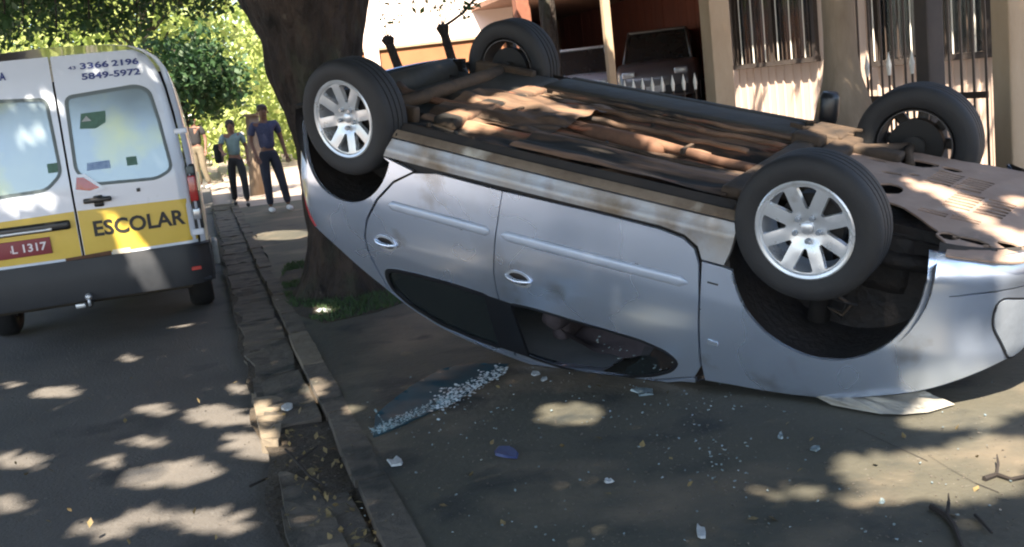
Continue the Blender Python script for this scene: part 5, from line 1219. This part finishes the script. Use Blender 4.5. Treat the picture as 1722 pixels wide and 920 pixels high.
def flake(px, py, rx, ry, h=.012, seed=0, n=9):
    c = gp(px, py, .0); P = [gp(px + rx * math.cos(t) * (1 + .4 * noise.noise(Vector((math.cos(t) * 1.7, math.sin(t) * 1.7, seed)))), py + ry * math.sin(t) * (1 + .4 * noise.noise(Vector((math.cos(t), math.sin(t), seed + 4)))), 0) for t in np.linspace(0, 2 * math.pi, n + 1)[:-1]]
    h *= .45; P = [c + (p - c) * random.uniform(.55, 1.1) for p in P]; V = [p + Vector((0, 0, .006)) for p in P] + [p.lerp(c, .12) + Vector((0, 0, .008 + h * random.uniform(.1, 1.6))) for i, p in enumerate(P)] + [c + Vector((0, 0, .009 + h * .5))]
    Fc = [(i, (i + 1) % n, n + (i + 1) % n, n + i) for i in range(n)] + [(n + i, n + (i + 1) % n, 2 * n) for i in range(n)] + [tuple(range(n))[::-1]]
    return (V, Fc), c
for i, (x, y, rx, ry, m, lab, kd, ct) in enumerate((
    (853, 765, 26, 13, 'blue_bit', 'flat torn piece of blue plastic on the pavement', 'plastic_scrap', 'scrap'),
    (665, 780, 15, 10, 'paper', 'curled whitish scrap beside the gutter edge', 'paper_scrap', 'litter'),
    (483, 688, 11, 9, 'paper', 'small white crumpled paper lying on the kerb', 'paper_scrap', 'litter'),
    (901, 631, 9, 4, 'paper', 'left of two white chips under the broken front window', 'white_chip', 'litter'),
    (915, 640, 8, 5, 'paper', 'right of two white chips under the broken front window', 'white_chip', 'litter'),
    (1024, 812, 9, 5, 'paper', 'small white chip alone on the dark pavement middle', 'white_chip', 'litter'),
    (1313, 737, 7, 7, 'shard', 'pale glass chip on the pavement below the front wheel', 'glass_chip', 'glass'),
    (1372, 758, 9, 5, 'shard', 'pair-like pale glass chip right of the pavement middle', 'glass_chip', 'glass'),
    (1484, 847, 8, 5, 'shard', 'white glass chip at the edge of the large sun patch', 'glass_chip', 'glass'),
    (1178, 898, 10, 16, 'paper', 'bent white strip at the bottom edge of the picture', 'plastic_strip', 'scrap'),
    (545, 523, 18, 4, 'paper', 'pale stick-like scrap on the grass by the tree foot', 'paper_scrap', 'litter'),
    (524, 797, 9, 7, 'dry_leaf', 'yellow leaf lying in the gutter', 'fallen_leaf', 'leaf'),
    (1085, 662, 22, 8, 'shard', 'greyish film of broken glass near the front door', 'glass_chip', 'glass'))):
    g, c = flake(x, y, rx, ry, .012, i); ltr(kd, lab, ct, g, m, c)
pts = [gp(random.uniform(600, 1700), random.uniform(640, 915), .008) for _ in range(90)] + [gp(random.gauss(1080, 130), random.gauss(665, 30), .008) for _ in range(70)] + [gp(random.gauss(1180, 60), random.gauss(765, 25), .008) for _ in range(50)] + [gp(random.gauss(780, 90), random.gauss(700, 30), .008) for _ in range(50)]
o = crumbs('glass_crumbs', [p for p in pts if p.y < 6], 'shard', None, (.0025, .0075)); tag(o, 'tiny crumbs of broken glass strewn over the pavement', 'glass', kind='stuff')
lp_ = []
for _ in range(150):
    t = random.random() ** .6; x = 470 + 130 * t + random.gauss(0, 22 + 18 * t); y = 690 + 230 * t + random.gauss(0, 14); p = gp(x, y, 0)
    if 0 < st_of(p)[0] < .55: lp_.append(p + Vector((0, 0, random.uniform(-.035, .01))))
for _ in range(70): lp_.append(gp(random.uniform(20, 1700), random.uniform(600, 915), .008 if _ % 3 else -.055))
o = leafmesh('leaf_litter', [tuple(p) for p in lp_], .034, 'dry_leaf', None, 2.5); tag(o, 'dry leaves and crumbs collected in the gutter', 'leaves', kind='stuff')
# twigs
for pts, lab in (([(1566, 852), (1592, 868), (1605, 885), (1612, 905), (1622, 930)], 'bent dark twig rising from the bottom edge at the right'), ([(1640, 866), (1652, 878), (1668, 896)], 'short thin twig right of the bent one'),
                 ([(1655, 805), (1676, 798), (1700, 806), (1730, 800)], 'dark forked twig at the edge of the big sun patch'), ([(480, 755), (520, 800), (545, 815)], 'thin stick lying across the gutter'), ([(500, 775), (535, 750), (545, 748)], 'pale thin stick crossing the gutter stick'), ([(420, 818), (445, 806), (458, 800)], 'small dark stick on the road by the kerb')):
    P3 = [gp(x, y, .012 if x > 470 else -.055) for x, y in pts]; r = .010 if len(pts) > 3 else .006
    V = tube(P3, [r * (1 - .5 * i / len(P3)) for i in range(len(P3))], 6)
    if len(pts) > 3: q = P3[1]; V = join(V, tube([q, q + Vector((.03, .05, .02)), q + Vector((.05, .10, .03))], [.006, .005, .002], 5))
    t = ltr('twig', lab, 'twig', V, 'twig', P3[0])
# long cracks in the pavement as thin open grooves
for pts in ([(1560, 765), (1600, 790), (1640, 812), (1680, 828)], [(1440, 720), (1500, 748), (1560, 775)]):
    P3 = [gp(x, y, .006) for x, y in pts]; V = []; Fc = []
    for i, p in enumerate(P3): V += [p + Vector((.0, .006, 0)), p - Vector((.0, .006, 0))]
    for i in range(len(P3) - 1): Fc.append((2 * i, 2 * i + 1, 2 * i + 3, 2 * i + 2))
    o = mk('pavement_crack', (V, Fc), 'twig', None); o['kind'] = 'structure'
